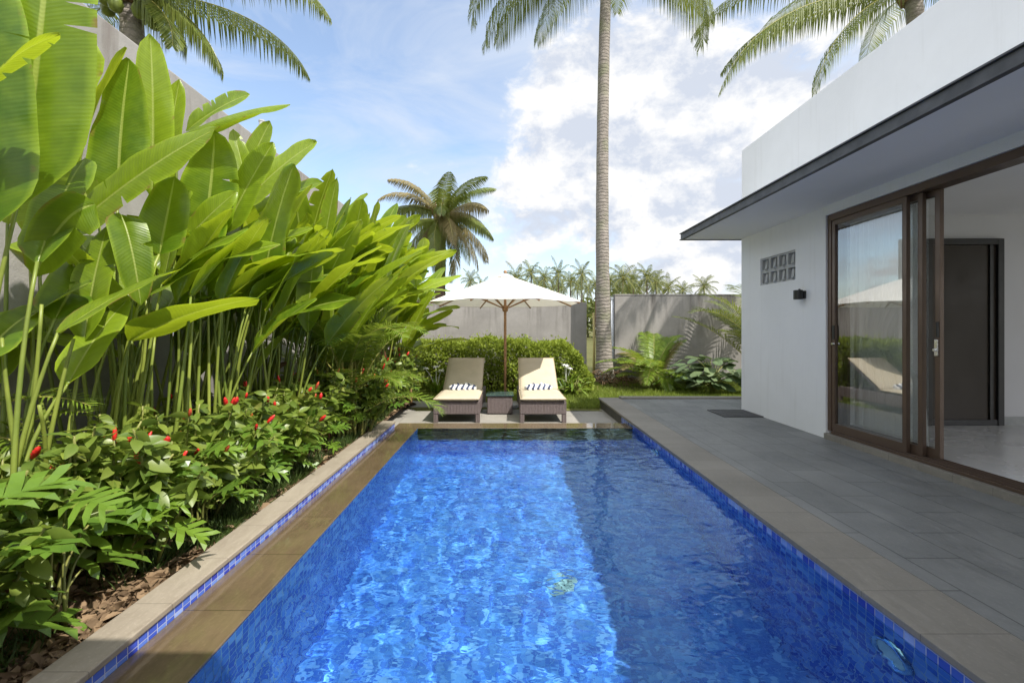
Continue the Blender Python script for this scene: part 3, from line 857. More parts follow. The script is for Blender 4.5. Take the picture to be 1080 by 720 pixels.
# ------------------------------------------------------------------ FURNITURE
def lounger(label_, x):
    t = thing('sun_lounger', label_, 'sun lounger', (x, 6.72, TZ), 0, 'sun loungers beside the pool')
    W2 = .345; L = 1.95; zt = .315; zb = .125
    g = MB()
    g.box(-W2, W2, 0, .045, zb, zt); g.box(-W2, W2, L - .045, L, zb, zt - .02)
    g.box(-W2, -W2 + .045, .0455, L - .0455, zb, zt); g.box(W2 - .045, W2, .0455, L - .0455, zb, zt)
    g.box(-W2 + .046, W2 - .046, .046, 1.0, zt - .05, zt - .02)
    g.build('frame', M['wicker'], t, bevel=.012)
    for sx in (-1, 1):
        for y in (.035, L - .035):
            g = MB(); g.box(sx * (W2 - .034) - .033, sx * (W2 - .034) + .033, y - .033, y + .033, .0, zb - .001); g.build('leg', M['wicker'], t, bevel=.008)
    ang = math.radians(33); hy, hz = 0.98, zt + .005
    Mb = Matrix.Translation((0, hy, hz)) @ Matrix.Rotation(ang, 4, 'X')
    g = MB(); g.obox(Mb @ Matrix.Translation((0, .43, -.005)), W2 - .03, .43, .018)
    for sx in (-1, 1): g.tube([Mb @ Vector((sx * .22, .55, -.03)), (sx * .22, hy + .62, zb + .06)], .014, 8)
    g.build('backrest', M['wicker'], t, bevel=.006)

    def pad(name, mat4, hw, y0, y1, th, crown):
        g = MB(); nx, ny = 14, 18
        # a pillow with soft rounded rim
        top = []; bot = []
        for s, arr in ((1, top), (-1, bot)):
            for j in range(ny + 1):
                for i in range(nx + 1):
                    u = -1 + 2 * i / nx; v = -1 + 2 * j / ny
                    e = (1 - abs(u) ** 9) * (1 - abs(v) ** 14)
                    z = s * th * (0.18 + 0.82 * max(0, e) ** .5) + (crown * (1 - u * u) * (1 - v ** 4) if s > 0 else 0)
                    z += 0.002 * math.sin(9 * v + 3 * u) if s > 0 else 0
                    arr.append(g.add([mat4 @ Vector((u * hw, (y0 + y1) / 2 + v * (y1 - y0) / 2, z))]))
        for j in range(ny):
            for i in range(nx):
                a = j * (nx + 1) + i
                g.face((top[a], top[a + 1], top[a + nx + 2], top[a + nx + 1])); g.face((bot[a], bot[a + nx + 1], bot[a + nx + 2], bot[a + 1]))
        rim = [i for i in range(nx + 1)] + [(j + 1) * (nx + 1) + nx for j in range(ny)] + [ny * (nx + 1) + nx - 1 - i for i in range(nx)] + [(ny - 1 - j) * (nx + 1) for j in range(ny - 1)]
        for a, b in zip(rim, rim[1:] + rim[:1]): g.face((top[a], bot[a], bot[b], top[b]))
        o = g.build(name, M['cushion'], t, smooth=True)
        p = MB(); zz = .003
        for s in (1, -1):
            loop = [mat4 @ Vector((sx * hw * 1.0, yy, s * th * .2 + zz)) for sx, yy in ((-1, y0 + .01), (-1, y1 - .01))]
        pts = [(-hw, y0), (hw, y0), (hw, y1), (-hw, y1), (-hw, y0)]
        p.tube([mat4 @ Vector((a, b, th * .18)) for a, b in pts], .006, 6)
        p.build('piping', M['piping'], o)
        return o
    pad('seat_cushion', Matrix.Translation((0, 0, zt + .035)), .335, -.035, .985, .032, .012)
    pad('back_cushion', Mb @ Matrix.Translation((0, .0, .047)), .325, .01, .90, .032, .014)
    return t


lounger('left sun lounger in brown wicker, its backrest wholly in the umbrella shade', -0.735)
lounger('right sun lounger in brown wicker, a slanting edge of sunlight on its beige backrest', 0.545)


def towel(label_, x):
    t = thing('rolled_towel', label_, 'towel', (x, 7.53, TZ + .412), random.uniform(-.06, .06), 'rolled towels on the loungers')
    g = MB(); n = 26; m = 20; L = .44
    for i in range(n + 1):
        u = -1 + 2 * i / n
        r = .078 * (1 - abs(u) ** 5 * .55) * (1 + .12 * math.sin(i * 1.7) * (1 - u * u) + .10 * math.sin(i * .8 + 1))
        for j in range(m):
            a = 2 * PI * j / m
            rr = r * (1 + .10 * math.sin(3 * a + i * .55) + .05 * math.sin(7 * a - i))
            g.add([(u * L / 2, math.cos(a) * rr * 1.15 + .02 * math.sin(2.4 * u), math.sin(a) * rr * .9)])
    for i in range(n):
        for j in range(m):
            j2 = (j + 1) % m
            g.face((i * m + j, i * m + j2, (i + 1) * m + j2, (i + 1) * m + j), [(i / n, j / m), (i / n, (j + 1) / m), ((i + 1) / n, (j + 1) / m), ((i + 1) / n, j / m)])
    g.face([j for j in range(m)][::-1]); g.face([n * m + j for j in range(m)])
    g.build('roll', M['towel'], t, smooth=True)
    g = MB()
    for s in (-1, 1):
        g.tube([(s * (L / 2 + .002), math.cos(a) * .045 * (1 - a / 14), math.sin(a) * .038 * (1 - a / 14)) for a in [k * .5 for k in range(24)]], .006, 6)
    g.build('edge', M['petal'], t, smooth=True)
    return t


towel('rolled towel with navy stripes lying on the left lounger', -0.72)
towel('rolled towel with navy stripes lying on the right lounger', 0.53)

tb = thing('side_table', 'low brown wicker cube table with a dark glass top between the loungers', 'side table', (-.105, 7.59, TZ))
g = MB(); g.box(-.205, .205, -.205, .205, .012, .30); g.build('body', M['wicker'], tb, bevel=.012)
g = MB(); g.box(-.225, .225, -.225, .225, .302, .318); g.build('table_top', M['tabletop'], tb, bevel=.004)
for sx in (-1, 1):
    for sy in (-1, 1):
        g = MB(); g.lathe([(.02, 0), (.022, .012)], 10, (sx * .17, sy * .17, 0)); g.build('foot', M['black'], tb)

um = thing('umbrella', 'white octagonal garden umbrella on a wooden pole behind the loungers', 'umbrella', (-.02, 8.05, TZ))
R_ = 1.36; zr = 1.845; zp = 2.345
g = MB(); ns = 10; nr = 9
ang0 = PI / 8


def canopy_pt(k, s, r):
    a0 = ang0 + k * PI / 4; a1 = a0 + PI / 4
    p0 = Vector((math.cos(a0), math.sin(a0))); p1 = Vector((math.cos(a1), math.sin(a1)))
    p = p0.lerp(p1, s) * (R_ * r)
    z = zp + (zr - zp) * (r * .93 + .07 * r * r)
    z -= .018 * math.sin(PI * s) * r * (1.15 - r) * 1.6      # panels sag between the ribs
    z -= .003 * math.sin(PI * s) * r ** 8
    inn = 1 - .012 * math.sin(PI * s) * r ** 4
    return Vector((p.x * inn, p.y * inn, z))


for k in range(8):
    b = len(g.v)
    for j in range(nr + 1):
        for i in range(ns + 1): g.add([canopy_pt(k, i / ns, .07 + .93 * j / nr)])
    for j in range(nr):
        for i in range(ns):
            a = b + j * (ns + 1) + i; g.face((a, a + ns + 1, a + ns + 2, a + 1))
    # short hem hanging at the rim
    b2 = len(g.v)
    for i in range(ns + 1):
        p = canopy_pt(k, i / ns, 1); g.add([p, p + Vector((-p.x * .004, -p.y * .004, -.010))])
    for i in range(ns): g.face((b2 + 2 * i, b2 + 2 * i + 1, b2 + 2 * i + 3, b2 + 2 * i + 2))
cp = g.build('canopy', M['canopy'], um, smooth=True)
g = MB()
for k in range(8):
    a0 = ang0 + k * PI / 4; a1 = a0 + PI / 4
    i = g.add([(0, 0, zp + .035), (math.cos(a0) * .17, math.sin(a0) * .17, zp - .045), (math.cos(a1) * .17, math.sin(a1) * .17, zp - .045)]); g.face((i, i + 1, i + 2))
g.build('vent', M['canopy'], cp)
g = MB(); g.tube([(0, 0, 0.05), (0, 0, zp + .03)], .024, 14); g.build('pole', M['wood'], um, smooth=True)
g = MB(); g.lathe([(.02, 0), (.045, .01), (.055, .05), (.045, .09), (.03, .12)], 14, (0, 0, 1.69)); g.build('hub', M['wood'], um, smooth=True); g = MB(); g.lathe([(.03, 0), (.042, .02), (.042, .05), (.025, .07)], 14, (0, 0, zp - .1)); g.build('collar', M['wood'], um, smooth=True)
g = MB(); g.lathe([(.012, 0), (.03, .01), (.033, .025), (.02, .045), (.004, .055)], 14, (0, 0, zp + .03)); g.build('finial', M['wood'], um, smooth=True)
g = MB(); g.lathe([(.22, 0), (.23, .02), (.23, .06), (.05, .075), (.04, .25), (.03, .26)], 20, (0, 0, 0)); g.build('base', M['block'], um)
for k in range(8):
    a = ang0 + k * PI / 4; d = Vector((math.cos(a), math.sin(a), 0))
    g = MB(); g.tube([Vector((0, 0, zp - .07)) + d * .04, d * (R_ * .985) + Vector((0, 0, zr - .028))], .0135, 6)
    rb = g.build('rib', M['wood'], um)
    g = MB(); g.tube([Vector((0, 0, 1.76)) + d * .05, d * (R_ * .52) + Vector((0, 0, zp + (zr - zp) * .52 - .055))], .011, 6); g.build('strut', M['wood'], rb)
#PART3
# ------------------------------------------------------------------ PLANTS
def unit(v):
    v = Vector(v); return v.normalized() if v.length > 1e-9 else Vector((0, 0, 1))


def bez(p0, p1, p2, n):
    return [(1 - t) ** 2 * p0 + 2 * t * (1 - t) * p1 + t * t * p2 for t in [i / n for i in range(n + 1)]]


def blade(g, base, tip, arch, W_, hint, fold=0.35, wave=0.05, curl=0.0, n=16, rng=random, blunt=0.5, tears=0.0):
    """one long simple leaf: spine base->tip bowed by arch (vector), upper face towards hint, V fold, rippled edge"""
    base = Vector(base); tip = Vector(tip); hint = Vector(hint)
    mid = (base + tip) / 2 + Vector(arch)
    sp = bez(base, mid, tip, n)
    cols = (-1.0, -0.72, -0.4, -0.045, 0.0, 0.045, 0.4, 0.72, 1.0)
    ph = rng.uniform(0, 6); ph2 = rng.uniform(0, 6); tear = rng.uniform(0.3, 0.8); tside = rng.choice((-1, 1))
    L = (tip - base).length
    rows = []
    for k, p in enumerate(sp):
        u = k / n
        T = unit(sp[min(k + 1, n)] - sp[max(k - 1, 0)])
        S = unit(T.cross(hint)); N = S.cross(T)
        w = W_ * 0.5 * (min(1.0, u / 0.16 + 0.05) ** 0.7) * max(0.0, 1 - u ** 3.2) ** blunt
        if k == n: w = W_ * 0.008
        row = []
        for c in cols:
            a = abs(c)
            f = fold * (1 - 0.6 * u) + curl * a * a
            x = c * w * math.cos(f * a); z = a * w * math.sin(f) - 0.10 * w * a * a * (1 if f > 0 else -1)
            wv = wave * W_ * a ** 2 * math.sin(u * L * 9 + ph + (1.7 if c > 0 else 0)) + 0.35 * wave * W_ * a * math.sin(u * L * 23 + ph2 * c)
            if a < 0.05 and a > 0: z -= 0.004
            if a == 0: z -= 0.010 * (1 - u)
            row.append(p + S * x + N * (z + wv))
        rows.append(row)
    m = len(cols)
    lo = []; hi = []
    for k, row in enumerate(rows):
        i = g.add(row); a = [i + q for q in range(m)]; c_ = list(a)
        if tears and 3 < k < n - 2 and rng.random() < tears:
            sd = rng.choice((-1, 1)); T = unit(sp[k + 1] - sp[k - 1]); gap = rng.uniform(.006, .03)
            for q, cc in enumerate(cols):
                if cc * sd > .5:
                    c_[q] = g.add([row[q] + T * gap * (abs(cc) - .35)]); g.v[a[q]] = tuple(row[q] - T * gap * (abs(cc) - .35))
        lo.append(a); hi.append(c_)
    for k in range(n):
        for i in range(m - 1):
            g.face((hi[k][i], hi[k][i + 1], lo[k + 1][i + 1], lo[k + 1][i]),
                   [(k / n * L, cols[i]), (k / n * L, cols[i + 1]), ((k + 1) / n * L, cols[i + 1]), ((k + 1) / n * L, cols[i])])


SOILZ = -0.02


class Clump:
    """a broad-leaved plant: every cane and every big leaf is a part of its own"""
    def __init__(self, name, label_, cat, x, y, group):
        self.t = thing(name, label_, cat, (x, y, SOILZ), 0, group); self.o = Vector((x, y, SOILZ)); self.n = 0

    def leaf(self, base, tip, arch, W_, hint, rnd=None, **kw):
        g = MB(); g.rnd = random.random() if rnd is None else rnd
        blade(g, Vector(base) - self.o, Vector(tip) - self.o, arch, W_, hint, tears=random.choice((0, .06, .16, .28)), **kw)
        g.build('leaf', M['heli'], self.t, smooth=True)

    def stem(self, foot, top, bow=0.07, r0=.0135, r1=.007):
        foot = Vector(foot) - self.o; top = Vector(top) - self.o
        mid = (foot + top) / 2 + Vector((random.gauss(0, bow) - bow * .3, random.gauss(0, bow), .15))
        g = MB(); g.rnd = random.random()
        g.tube(bez(foot, mid, top, 9), [r0 + (r1 - r0) * k / 9 for k in range(10)], 7)
        if random.random() < .8:
            g.mat = 1; p = bez(foot, mid, top, 9); g.tube([p[0] + Vector((.001, 0, 0)), p[1] + Vector((.003, 0, .0)), p[2] + Vector((0, .004, 0))], [r0 * 1.5, r0 * 1.35, r0 * 1.1], 7)
        g.build('stem', [M['helistem'], M['sheath']], self.t, smooth=True)
        if random.random() < .08 and self.o.y > 3.3:        # a dead leaf hanging from the cane
            q = foot.lerp(top, random.uniform(.35, .8)); az = random.uniform(-2.5, 1.5); d = Vector((math.cos(az), math.sin(az), 0)); L = random.uniform(.3, .55)
            g = MB(); g.rnd = random.random()
            blade(g, q, q + d * L * .35 + Vector((0, 0, -L)), d * .18 + Vector((0, 0, .12)), random.uniform(.06, .13), d + Vector((0, 0, .5)), fold=.9, wave=.12, rng=random)
            g.build('dead_leaf', M['sheath'], self.t, smooth=True)

    def shoot(self, foot, top, tip, arch, W_, hint, **kw):
        self.stem(foot, top); self.leaf(top, tip, arch, W_, hint, **kw)


HG = 'tall broad-leaved plants along the wall'
# hero leaves read off the photo: foot at soil, base and tip of the blade (photo px and distance), width m, bow, facing
def hero(c, Yb, b, t_, W_, arch=(0, 0, 0), hint=(0.3, -1, 0.3), Yt=None, foot=None, stem=True, rnd=None, **kw):
    B = at(b[0], b[1], Yb); T = at(t_[0], t_[1], Yt or Yb)
    if stem:
        f = Vector((min(B.x - .05, -2.0) if foot is None else foot, Yb + random.uniform(-.1, .15), SOILZ))
        f.x = c.o.x + (B.x - c.o.x) * .35 + random.gauss(0, .08); f.y = c.o.y + (B.y - c.o.y) * .5 + random.gauss(0, .1)
        c.stem(f, B)
    c.leaf(B, T, arch, W_, hint, rnd, **kw)


random.seed(21)
c0 = Clump('heliconia', 'tallest broad-leaved plant at the left edge, one huge upright leaf rising out of the frame', 'plant', -2.30, 2.05, HG)
hero(c0, 2.0, (19, 214), (60, -170), .47, (.03, 0, 0), (.25, -1, .1), rnd=.0, fold=.18, wave=.03)
hero(c0, 2.35, (8, 236), (96, 40), .40, (-.02, 0, .0), (.1, -1, .35), rnd=.9, fold=.15)
hero(c0, 1.75, (-25, 95), (63, 36), .13, (-.02, 0, .06), (.2, -.4, 1), rnd=.6, fold=-.5, stem=False)
hero(c0, 1.9, (-12, 240), (-10, -40), .36, (-.05, 0, 0), (.6, -1, .1), rnd=.05)
hero(c0, 2.6, (30, 250), (78, 128), .22, (.02, 0, 0.03), (.3, -1, .6), rnd=1.0)
hero(c0, 2.4, (14, 346), (97, 297), .20, (0, 0, .05), (-.3, -.6, .8), rnd=.3, fold=-.25, stem=False)
hero(c0, 2.2, (100, 215), (38, 292), .23, (.05, -.1, .12), (.7, -.7, .4), rnd=.15, fold=-.3, stem=False)
for k in range(8):
    f = Vector((-2.28 + random.gauss(0, .10), 2.12 + random.gauss(0, .12), SOILZ)); c0.stem(f, f + Vector((random.gauss(.0, .12), random.gauss(0, .12), random.uniform(.8, 1.7))), .05)
c1_ = Clump('heliconia', 'broad-leaved plant with a dark upright leaf in front of the bare patch of tall wall', 'plant', -2.42, 2.95, HG)
hero(c1_, 2.9, (124, 210), (136, 62), .37, (-.03, 0, 0), (.05, -1, .15), rnd=.0, fold=.2)
hero(c1_, 3.1, (160, 205), (158, 36), .27, (.03, 0, 0), (.3, -1, .4), rnd=.95, fold=.25)
hero(c1_, 2.85, (78, 205), (133, 50), .20, (-.10, 0, .05), (-.9, -.5, .2), rnd=.8, fold=.5)
hero(c1_, 3.3, (166, 215), (189, 84), .21, (0, 0, 0), (.2, -1, .5), rnd=1.0, fold=.3)
hero(c1_, 2.6, (78, 238), (230, 134), .29, (.0, 0, .08), (.25, -.9, .55), rnd=.7, fold=.1)
hero(c1_, 2.75, (168, 268), (184, 186), .26, (0, 0, 0), (.4, -1, .2), rnd=.2)
hero(c1_, 2.6, (128, 226), (149, 322), .20, (.05, -.05, .1), (.8, -.6, .2), rnd=.2, stem=False)
hero(c1_, 2.75, (104, 230), (70, 178), .24, (0, 0, .05), (-.1, -1, .4), rnd=.85)
for k in range(7):
    f = Vector((-2.42 + random.gauss(0, .14), 2.9 + random.gauss(0, .14), SOILZ)); c1_.stem(f, f + Vector((random.gauss(.05, .1), random.gauss(0, .1), random.uniform(.8, 1.7))), .05)
c2_ = Clump('heliconia', 'broad-leaved plant with a rolled leaf reaching right across the top of the tall wall', 'plant', -2.36, 3.55, HG)
hero(c2_, 3.3, (188, 143), (306, 110), .20, (0, 0, .10), (.1, -.5, 1), rnd=.75, fold=-.75, curl=-.3)
hero(c2_, 3.5, (196, 138), (263, 99), .24, (0, 0, .06), (.2, -.8, .6), rnd=.35, stem=False)
hero(c2_, 3.4, (214, 252), (226, 138), .42, (.03, 0, 0), (.15, -1, .1), rnd=.15, fold=.25)
hero(c2_, 3.6, (262, 200), (246, 136), .15, (0, 0, 0), (.6, -1, .1), rnd=.95, fold=.4)
hero(c2_, 3.3, (183, 268), (249, 202), .30, (0, 0, .05), (.1, -.9, .7), rnd=1.0, fold=.15)
hero(c2_, 3.5, (236, 245), (288, 150), .26, (0, 0, .05), (.2, -1, .4), rnd=.5)
hero(c2_, 3.3, (150, 318), (252, 250), .24, (0, 0, .08), (.1, -.8, .8), rnd=.6)
hero(c2_, 3.3, (160, 262), (188, 300), .22, (.05, 0, .1), (.7, -.7, .3), rnd=.2, stem=False)
c3_ = Clump('heliconia', 'broad-leaved plant with a big shining leaf slanting up to the right against the sky', 'plant', -2.30, 4.25, HG)
hero(c3_, 4.0, (252, 220), (334, 149), .32, (0, 0, .10), (.15, -.9, .6), rnd=.9, fold=.25)
hero(c3_, 4.1, (258, 238), (340, 192), .30, (0, 0, .12), (.2, -.7, .8), rnd=.45)
hero(c3_, 4.2, (250, 205), (285, 128), .24, (0, 0, .05), (.2, -1, .3), rnd=.6)
hero(c3_, 3.9, (222, 305), (330, 240), .26, (0, 0, .14), (.1, -.6, 1), rnd=.8)
hero(c3_, 4.0, (205, 318), (318, 258), .24, (0, 0, .05), (.1, -.7, .8), rnd=.55)
hero(c3_, 3.9, (228, 330), (292, 300), .2, (0, 0, .1), (.2, -.6, 1), rnd=.3)
for cc, cx_, cy_ in ((c2_, -2.36, 3.55), (c3_, -2.3, 4.25)):
    for k in range(14):
        f = Vector((cx_ + random.gauss(0, .15), cy_ + random.gauss(0, .16), SOILZ)); cc.stem(f, f + Vector((random.gauss(.12, .15), random.gauss(0, .12), random.uniform(1.0, 1.75))), .05)


def fill(c, n, hmin, hmax, lmin, lmax, lean, spread, wm=.27, xo=0.0):
    for k in range(n):
        f = c.o + Vector((random.gauss(0, spread), random.gauss(0, spread * 1.1), 0))
        az = random.gauss(lean, 1.0)          # azimuth, 0 = towards +X (the light), pi/2 = away from the camera
        d = Vector((math.cos(az), math.sin(az), 0))
        h = random.uniform(hmin, hmax)
        top = f + d * random.uniform(.08, .35) + Vector((xo, 0, h))
        el = random.gauss(.80, .32); el = max(.1, min(1.45, el))
        L = random.uniform(lmin, lmax)
        tip = top + (d * math.cos(el) + Vector((0, 0, math.sin(el)))) * L
        N = unit(Vector((0, 0, 1)) - d * .35 + Vector((random.gauss(0, .25), random.gauss(0, .3) - .15, 0)))
        c.shoot(f, top, tip, Vector((0, 0, .10 * L)) - d * .03 * L, wm * random.uniform(.75, 1.2), N, fold=random.uniform(.12, .55), wave=random.uniform(.03, .07))


fill(c1_, 12, 1.15, 1.5, .6, .85, .7, .15, wm=.30)
fill(c2_, 15, 1.2, 1.65, .7, .95, .4, .16, wm=.32)
fill(c3_, 22, 1.05, 1.75, .75, 1.05, .2, .17, .33)
fill(c0, 8, .9, 1.6, .6, .8, 2.4, .15, wm=.26)
fill(c1_, 12, .8, 1.7, .6, .85, 2.2, .18, wm=.28)
fill(c2_, 12, .8, 1.7, .6, .85, 2.0, .2, wm=.28)
for (x, y, n, lab) in ((-2.25, 5.0, 24, 'broad-leaved plant in mid row, crowded leaves just left of the fine-leaved palm'),
                       (-2.15, 5.8, 24, 'broad-leaved plant rising behind the fine-leaved palm with leaves against the sky'),
                       (-2.10, 6.7, 26, 'broad-leaved plant beyond the fine-leaved palm, its top below the dark-trunked palm'),
                       (-2.00, 7.6, 26, 'broad-leaved plant last in the row, leaves arching right towards the umbrella')):
    c = Clump('heliconia', lab, 'plant', x, y, HG)
    fill(c, int(n * .75), 1.55, 2.1, .75, 1.1, .15, .17, .31, .06)
    fill(c, int(n * .5), .85, 1.5, .7, 1.0, .15, .17, .33, .06)


# ---- small-leaf shape shared by ginger, hedge and low plants
def leaf_shape(w, fold=.15, droop=.18, n=4):
    v = []; uv = []; f = []
    for k in range(n + 1):
        u = k / n; ww = w * .5 * math.sin(PI * min(1, u * .94 + .04)) ** .8 * (1.15 - .3 * u); z = -droop * u * u
        for c in (-1, 0, 1): v.append((c * ww, u, z + abs(c) * ww * fold)); uv.append((u, c))
    for k in range(n):
        for i in (0, 1): a = k * 3 + i; f.append((a, a + 1, a + 4, a + 3))
    return v, f, uv


LV = leaf_shape(.50, .22, .3); LVN = leaf_shape(.55, .2, .15, 2)


def ginger(label_, x, y, hgt, nst, red, seed):
    r = random.Random(seed); rs = np.random.RandomState(seed)
    t = thing('ginger_plant', label_, 'plant', (x, y, SOILZ), 0, 'red ginger plants in the bed')
    P = []; D = []; S = []; st = MB(); fl = []
    for s in range(nst):
        a = r.uniform(0, 2 * PI); d = Vector((math.cos(a), math.sin(a), 0)); rad = r.uniform(0, .22)
        f = d * rad; h = hgt * r.uniform(.65, 1.08)
        top = f + d * r.uniform(.05, .22) + Vector((r.uniform(.0, .18), -r.uniform(0, .08), h))
        pts = bez(f, (f + top) / 2 + Vector((r.gauss(0, .05), r.gauss(0, .05), .08)), top, 8)
        st.rnd = r.random(); st.tube(pts, [.009 - .004 * k / 8 for k in range(9)], 5)
        nl = int(17 + h * 30)
        for k in range(nl):
            q = .25 + .75 * (k + r.random()) / nl
            i = min(7, int(q * 8)); p = pts[i].lerp(pts[i + 1], q * 8 - i)
            az = k * 2.4 + a; dd = Vector((math.cos(az), math.sin(az), r.uniform(-.5, .7)))
            P.append(p); D.append(dd); S.append(r.uniform(.065, .135) * (1 if q < .85 else .8))
        if r.random() < red: fl.append((pts[-1], unit(pts[-1] - pts[-2])))
    D = np.array([list(v) for v in D])
    cards('foliage', *LV, np.array([list(p) for p in P]), frames(D, rs=rs, tilt=.85), np.array(S), rs.beta(.9, 1.1, len(P)), M['costus'], t)
    st.build('stem', M['greenstem'], t, smooth=True)
    for p, d in fl:
        g = MB(); q = Matrix.Translation(p) @ d.to_track_quat('Z', 'Y').to_matrix().to_4x4(); L = r.uniform(.045, .085); n = 9; rr = r.uniform(.009, .0145)
        prev = None
        for k in range(n + 1):
            u = k / n; rad = rr * (math.sin(PI * (u * .9 + .08)) ** .6) * (1 + .22 * (k % 2))
            cur = g.add([q @ Vector((math.cos(j * PI / 3 + k * .5) * rad, math.sin(j * PI / 3 + k * .5) * rad, u * L - .01)) for j in range(6)])
            if prev is not None:
                for j in range(6): g.face((prev + j, prev + (j + 1) % 6, cur + (j + 1) % 6, cur + j))
            prev = cur
        g.build('flower', M['red'] if r.random() < .75 else M['orange'], t, smooth=True)
    return t


ORD = ['first', 'second', 'third', 'fourth', 'fifth', 'sixth', 'seventh', 'eighth', 'ninth', 'tenth', 'eleventh', 'twelfth', 'thirteenth', 'last']
gy = [1.55, 1.95, 2.4, 2.9, 3.35, 3.85, 4.35, 4.9, 5.4, 5.95, 6.5, 7.05, 7.6, 8.15]
for i, y in enumerate(gy):
    ginger('red-coned ginger plant, %s from the camera in the bushy row under the tall canes' % ORD[i],
           -2.10 - .08 * math.sin(i * 2.1) + (.2 if i > 7 else 0), y, (.66, .72, .72, .72, .70, .70, .72, .72, .74, .74, .80, .84, .86, .86)[i], 25, (.06, .12, .2)[i] if i < 3 else .42, 300 + i)
    if i < 12:
        ginger('taller ginger plant against the wall base, %s from the camera behind the bushy row' % ORD[i], -2.5 + .08 * math.sin(i), y + .25, .62 + .06 * math.sin(i * 3), 11, .25, 500 + i)


# ---- deeply cut leaves (tree philodendron)
def lobed(g, base, tip, W_, hint, rng):
    base = Vector(base); tip = Vector(tip); L = (tip - base).length
    T = unit(tip - base); S = unit(T.cross(Vector(hint))); N = S.cross(T)
    droop = rng.uniform(.08, .22) * L

    def P(u, s, z=0):
        return base + T * (u * L) + S * s + N * (z - droop * u * u - .35 * abs(s) * abs(s) / max(.05, W_))
    nl = rng.choice((4, 5, 5))
    for sd in (-1, 1):
        for k in range(nl):
            u0 = .02 + .86 * k / nl; u1 = .02 + .86 * (k + 1) / nl
            um = (u0 + u1) / 2
            env = W_ * .5 * (math.sin(PI * (um * .80 + .17)) ** .7)
            fwd = .16 + .30 * um - (.30 if k == 0 else 0)
            hw = (u1 - u0) * rng.uniform(.34, .46)
            env *= rng.uniform(.8, 1.12)
            rise = rng.uniform(-.01, .03)
            q = [P(u0, 0), P(um + fwd * .4 - hw * 1.05, sd * env * .40, .012), P(um + fwd * .8 - hw * 1.1, sd * env * .78, .012 + rise), P(um + fwd, sd * env, rise),
                 P(um + fwd * .8 + hw * .8, sd * env * .74, .012 + rise), P(um + fwd * .45 + hw * 1.05, sd * env * .42, .012), P(u1, 0)]
            i = g.add(q)
            fs = [(0, 1, 5, 6), (1, 2, 4, 5), (2, 3, 4)]
            for f in fs:
                f = f if sd > 0 else f[::-1]
                g.face([i + a for a in f], [(um, .3)] * len(f))
    i = g.add([P(.86, -.03 * W_), P(.86, .03 * W_), P(.95, .07 * W_), P(1.08, 0), P(.95, -.07 * W_)])
    g.face((i, i + 1, i + 2, i + 3, i + 4), [(1, .3)] * 5)


def philodendron(label_, x, y, n, size, seed, spread=.30):
    r = random.Random(seed)
    t = thing('philodendron', label_, 'plant', (x, y, SOILZ), 0, 'cut-leaved plants at the bed edge')
    g = MB(); s = MB()
    for k in range(n):
        az = r.uniform(-PI * .75, PI * .6) if r.random() < .8 else r.uniform(0, 2 * PI)
        d = Vector((math.cos(az), math.sin(az), 0)); h = r.uniform(.12, .56) * size / .3
        b = d * r.uniform(.5, 1.0) * spread * (1.15 - h) + Vector((0, 0, h))
        s.rnd = r.random(); s.tube(bez(Vector((r.gauss(0, .03), r.gauss(0, .03), 0)), Vector((d.x * .03, d.y * .03, h * .8)), b, 6), [.007, .0065, .006, .0055, .005, .0045, .004], 5)
        L = size * r.uniform(.75, 1.15)
        if x + b.x + d.x * L > -1.60: L = max(.14, L * .7)
        dd = unit(d + Vector((r.gauss(0, .3), r.gauss(0, .3), r.uniform(-.25, .5))))
        g.rnd = min(1, max(0, r.gauss(.45, .3)))
        lobed(g, b, b + dd * L, L * .95, Vector((r.gauss(.1, .25), r.gauss(-.1, .25), 1)), r)
    g.build('foliage', M['philo'], t, smooth=False)
    s.build('stem', M['greenstem'], t, smooth=True)


ph = [(1.50, -1.92, .33, 9), (1.90, -1.88, .32, 10), (2.30, -1.90, .31, 10), (2.75, -1.88, .29, 11), (3.25, -1.90, .28, 10), (3.80, -1.86, .26, 11), (4.45, -1.88, .25, 10),
      (5.2, -1.86, .25, 10), (5.9, -1.84, .25, 10), (6.6, -1.80, .25, 11), (7.3, -1.74, .26, 12)]
for i, (y, x, s_, n) in enumerate(ph):
    philodendron('deeply cut leafy plant at the bed edge, %s from the camera beside the pale coping' % ORD[i if i < 10 else 13], x, y, n, s_, 40 + i, .20)


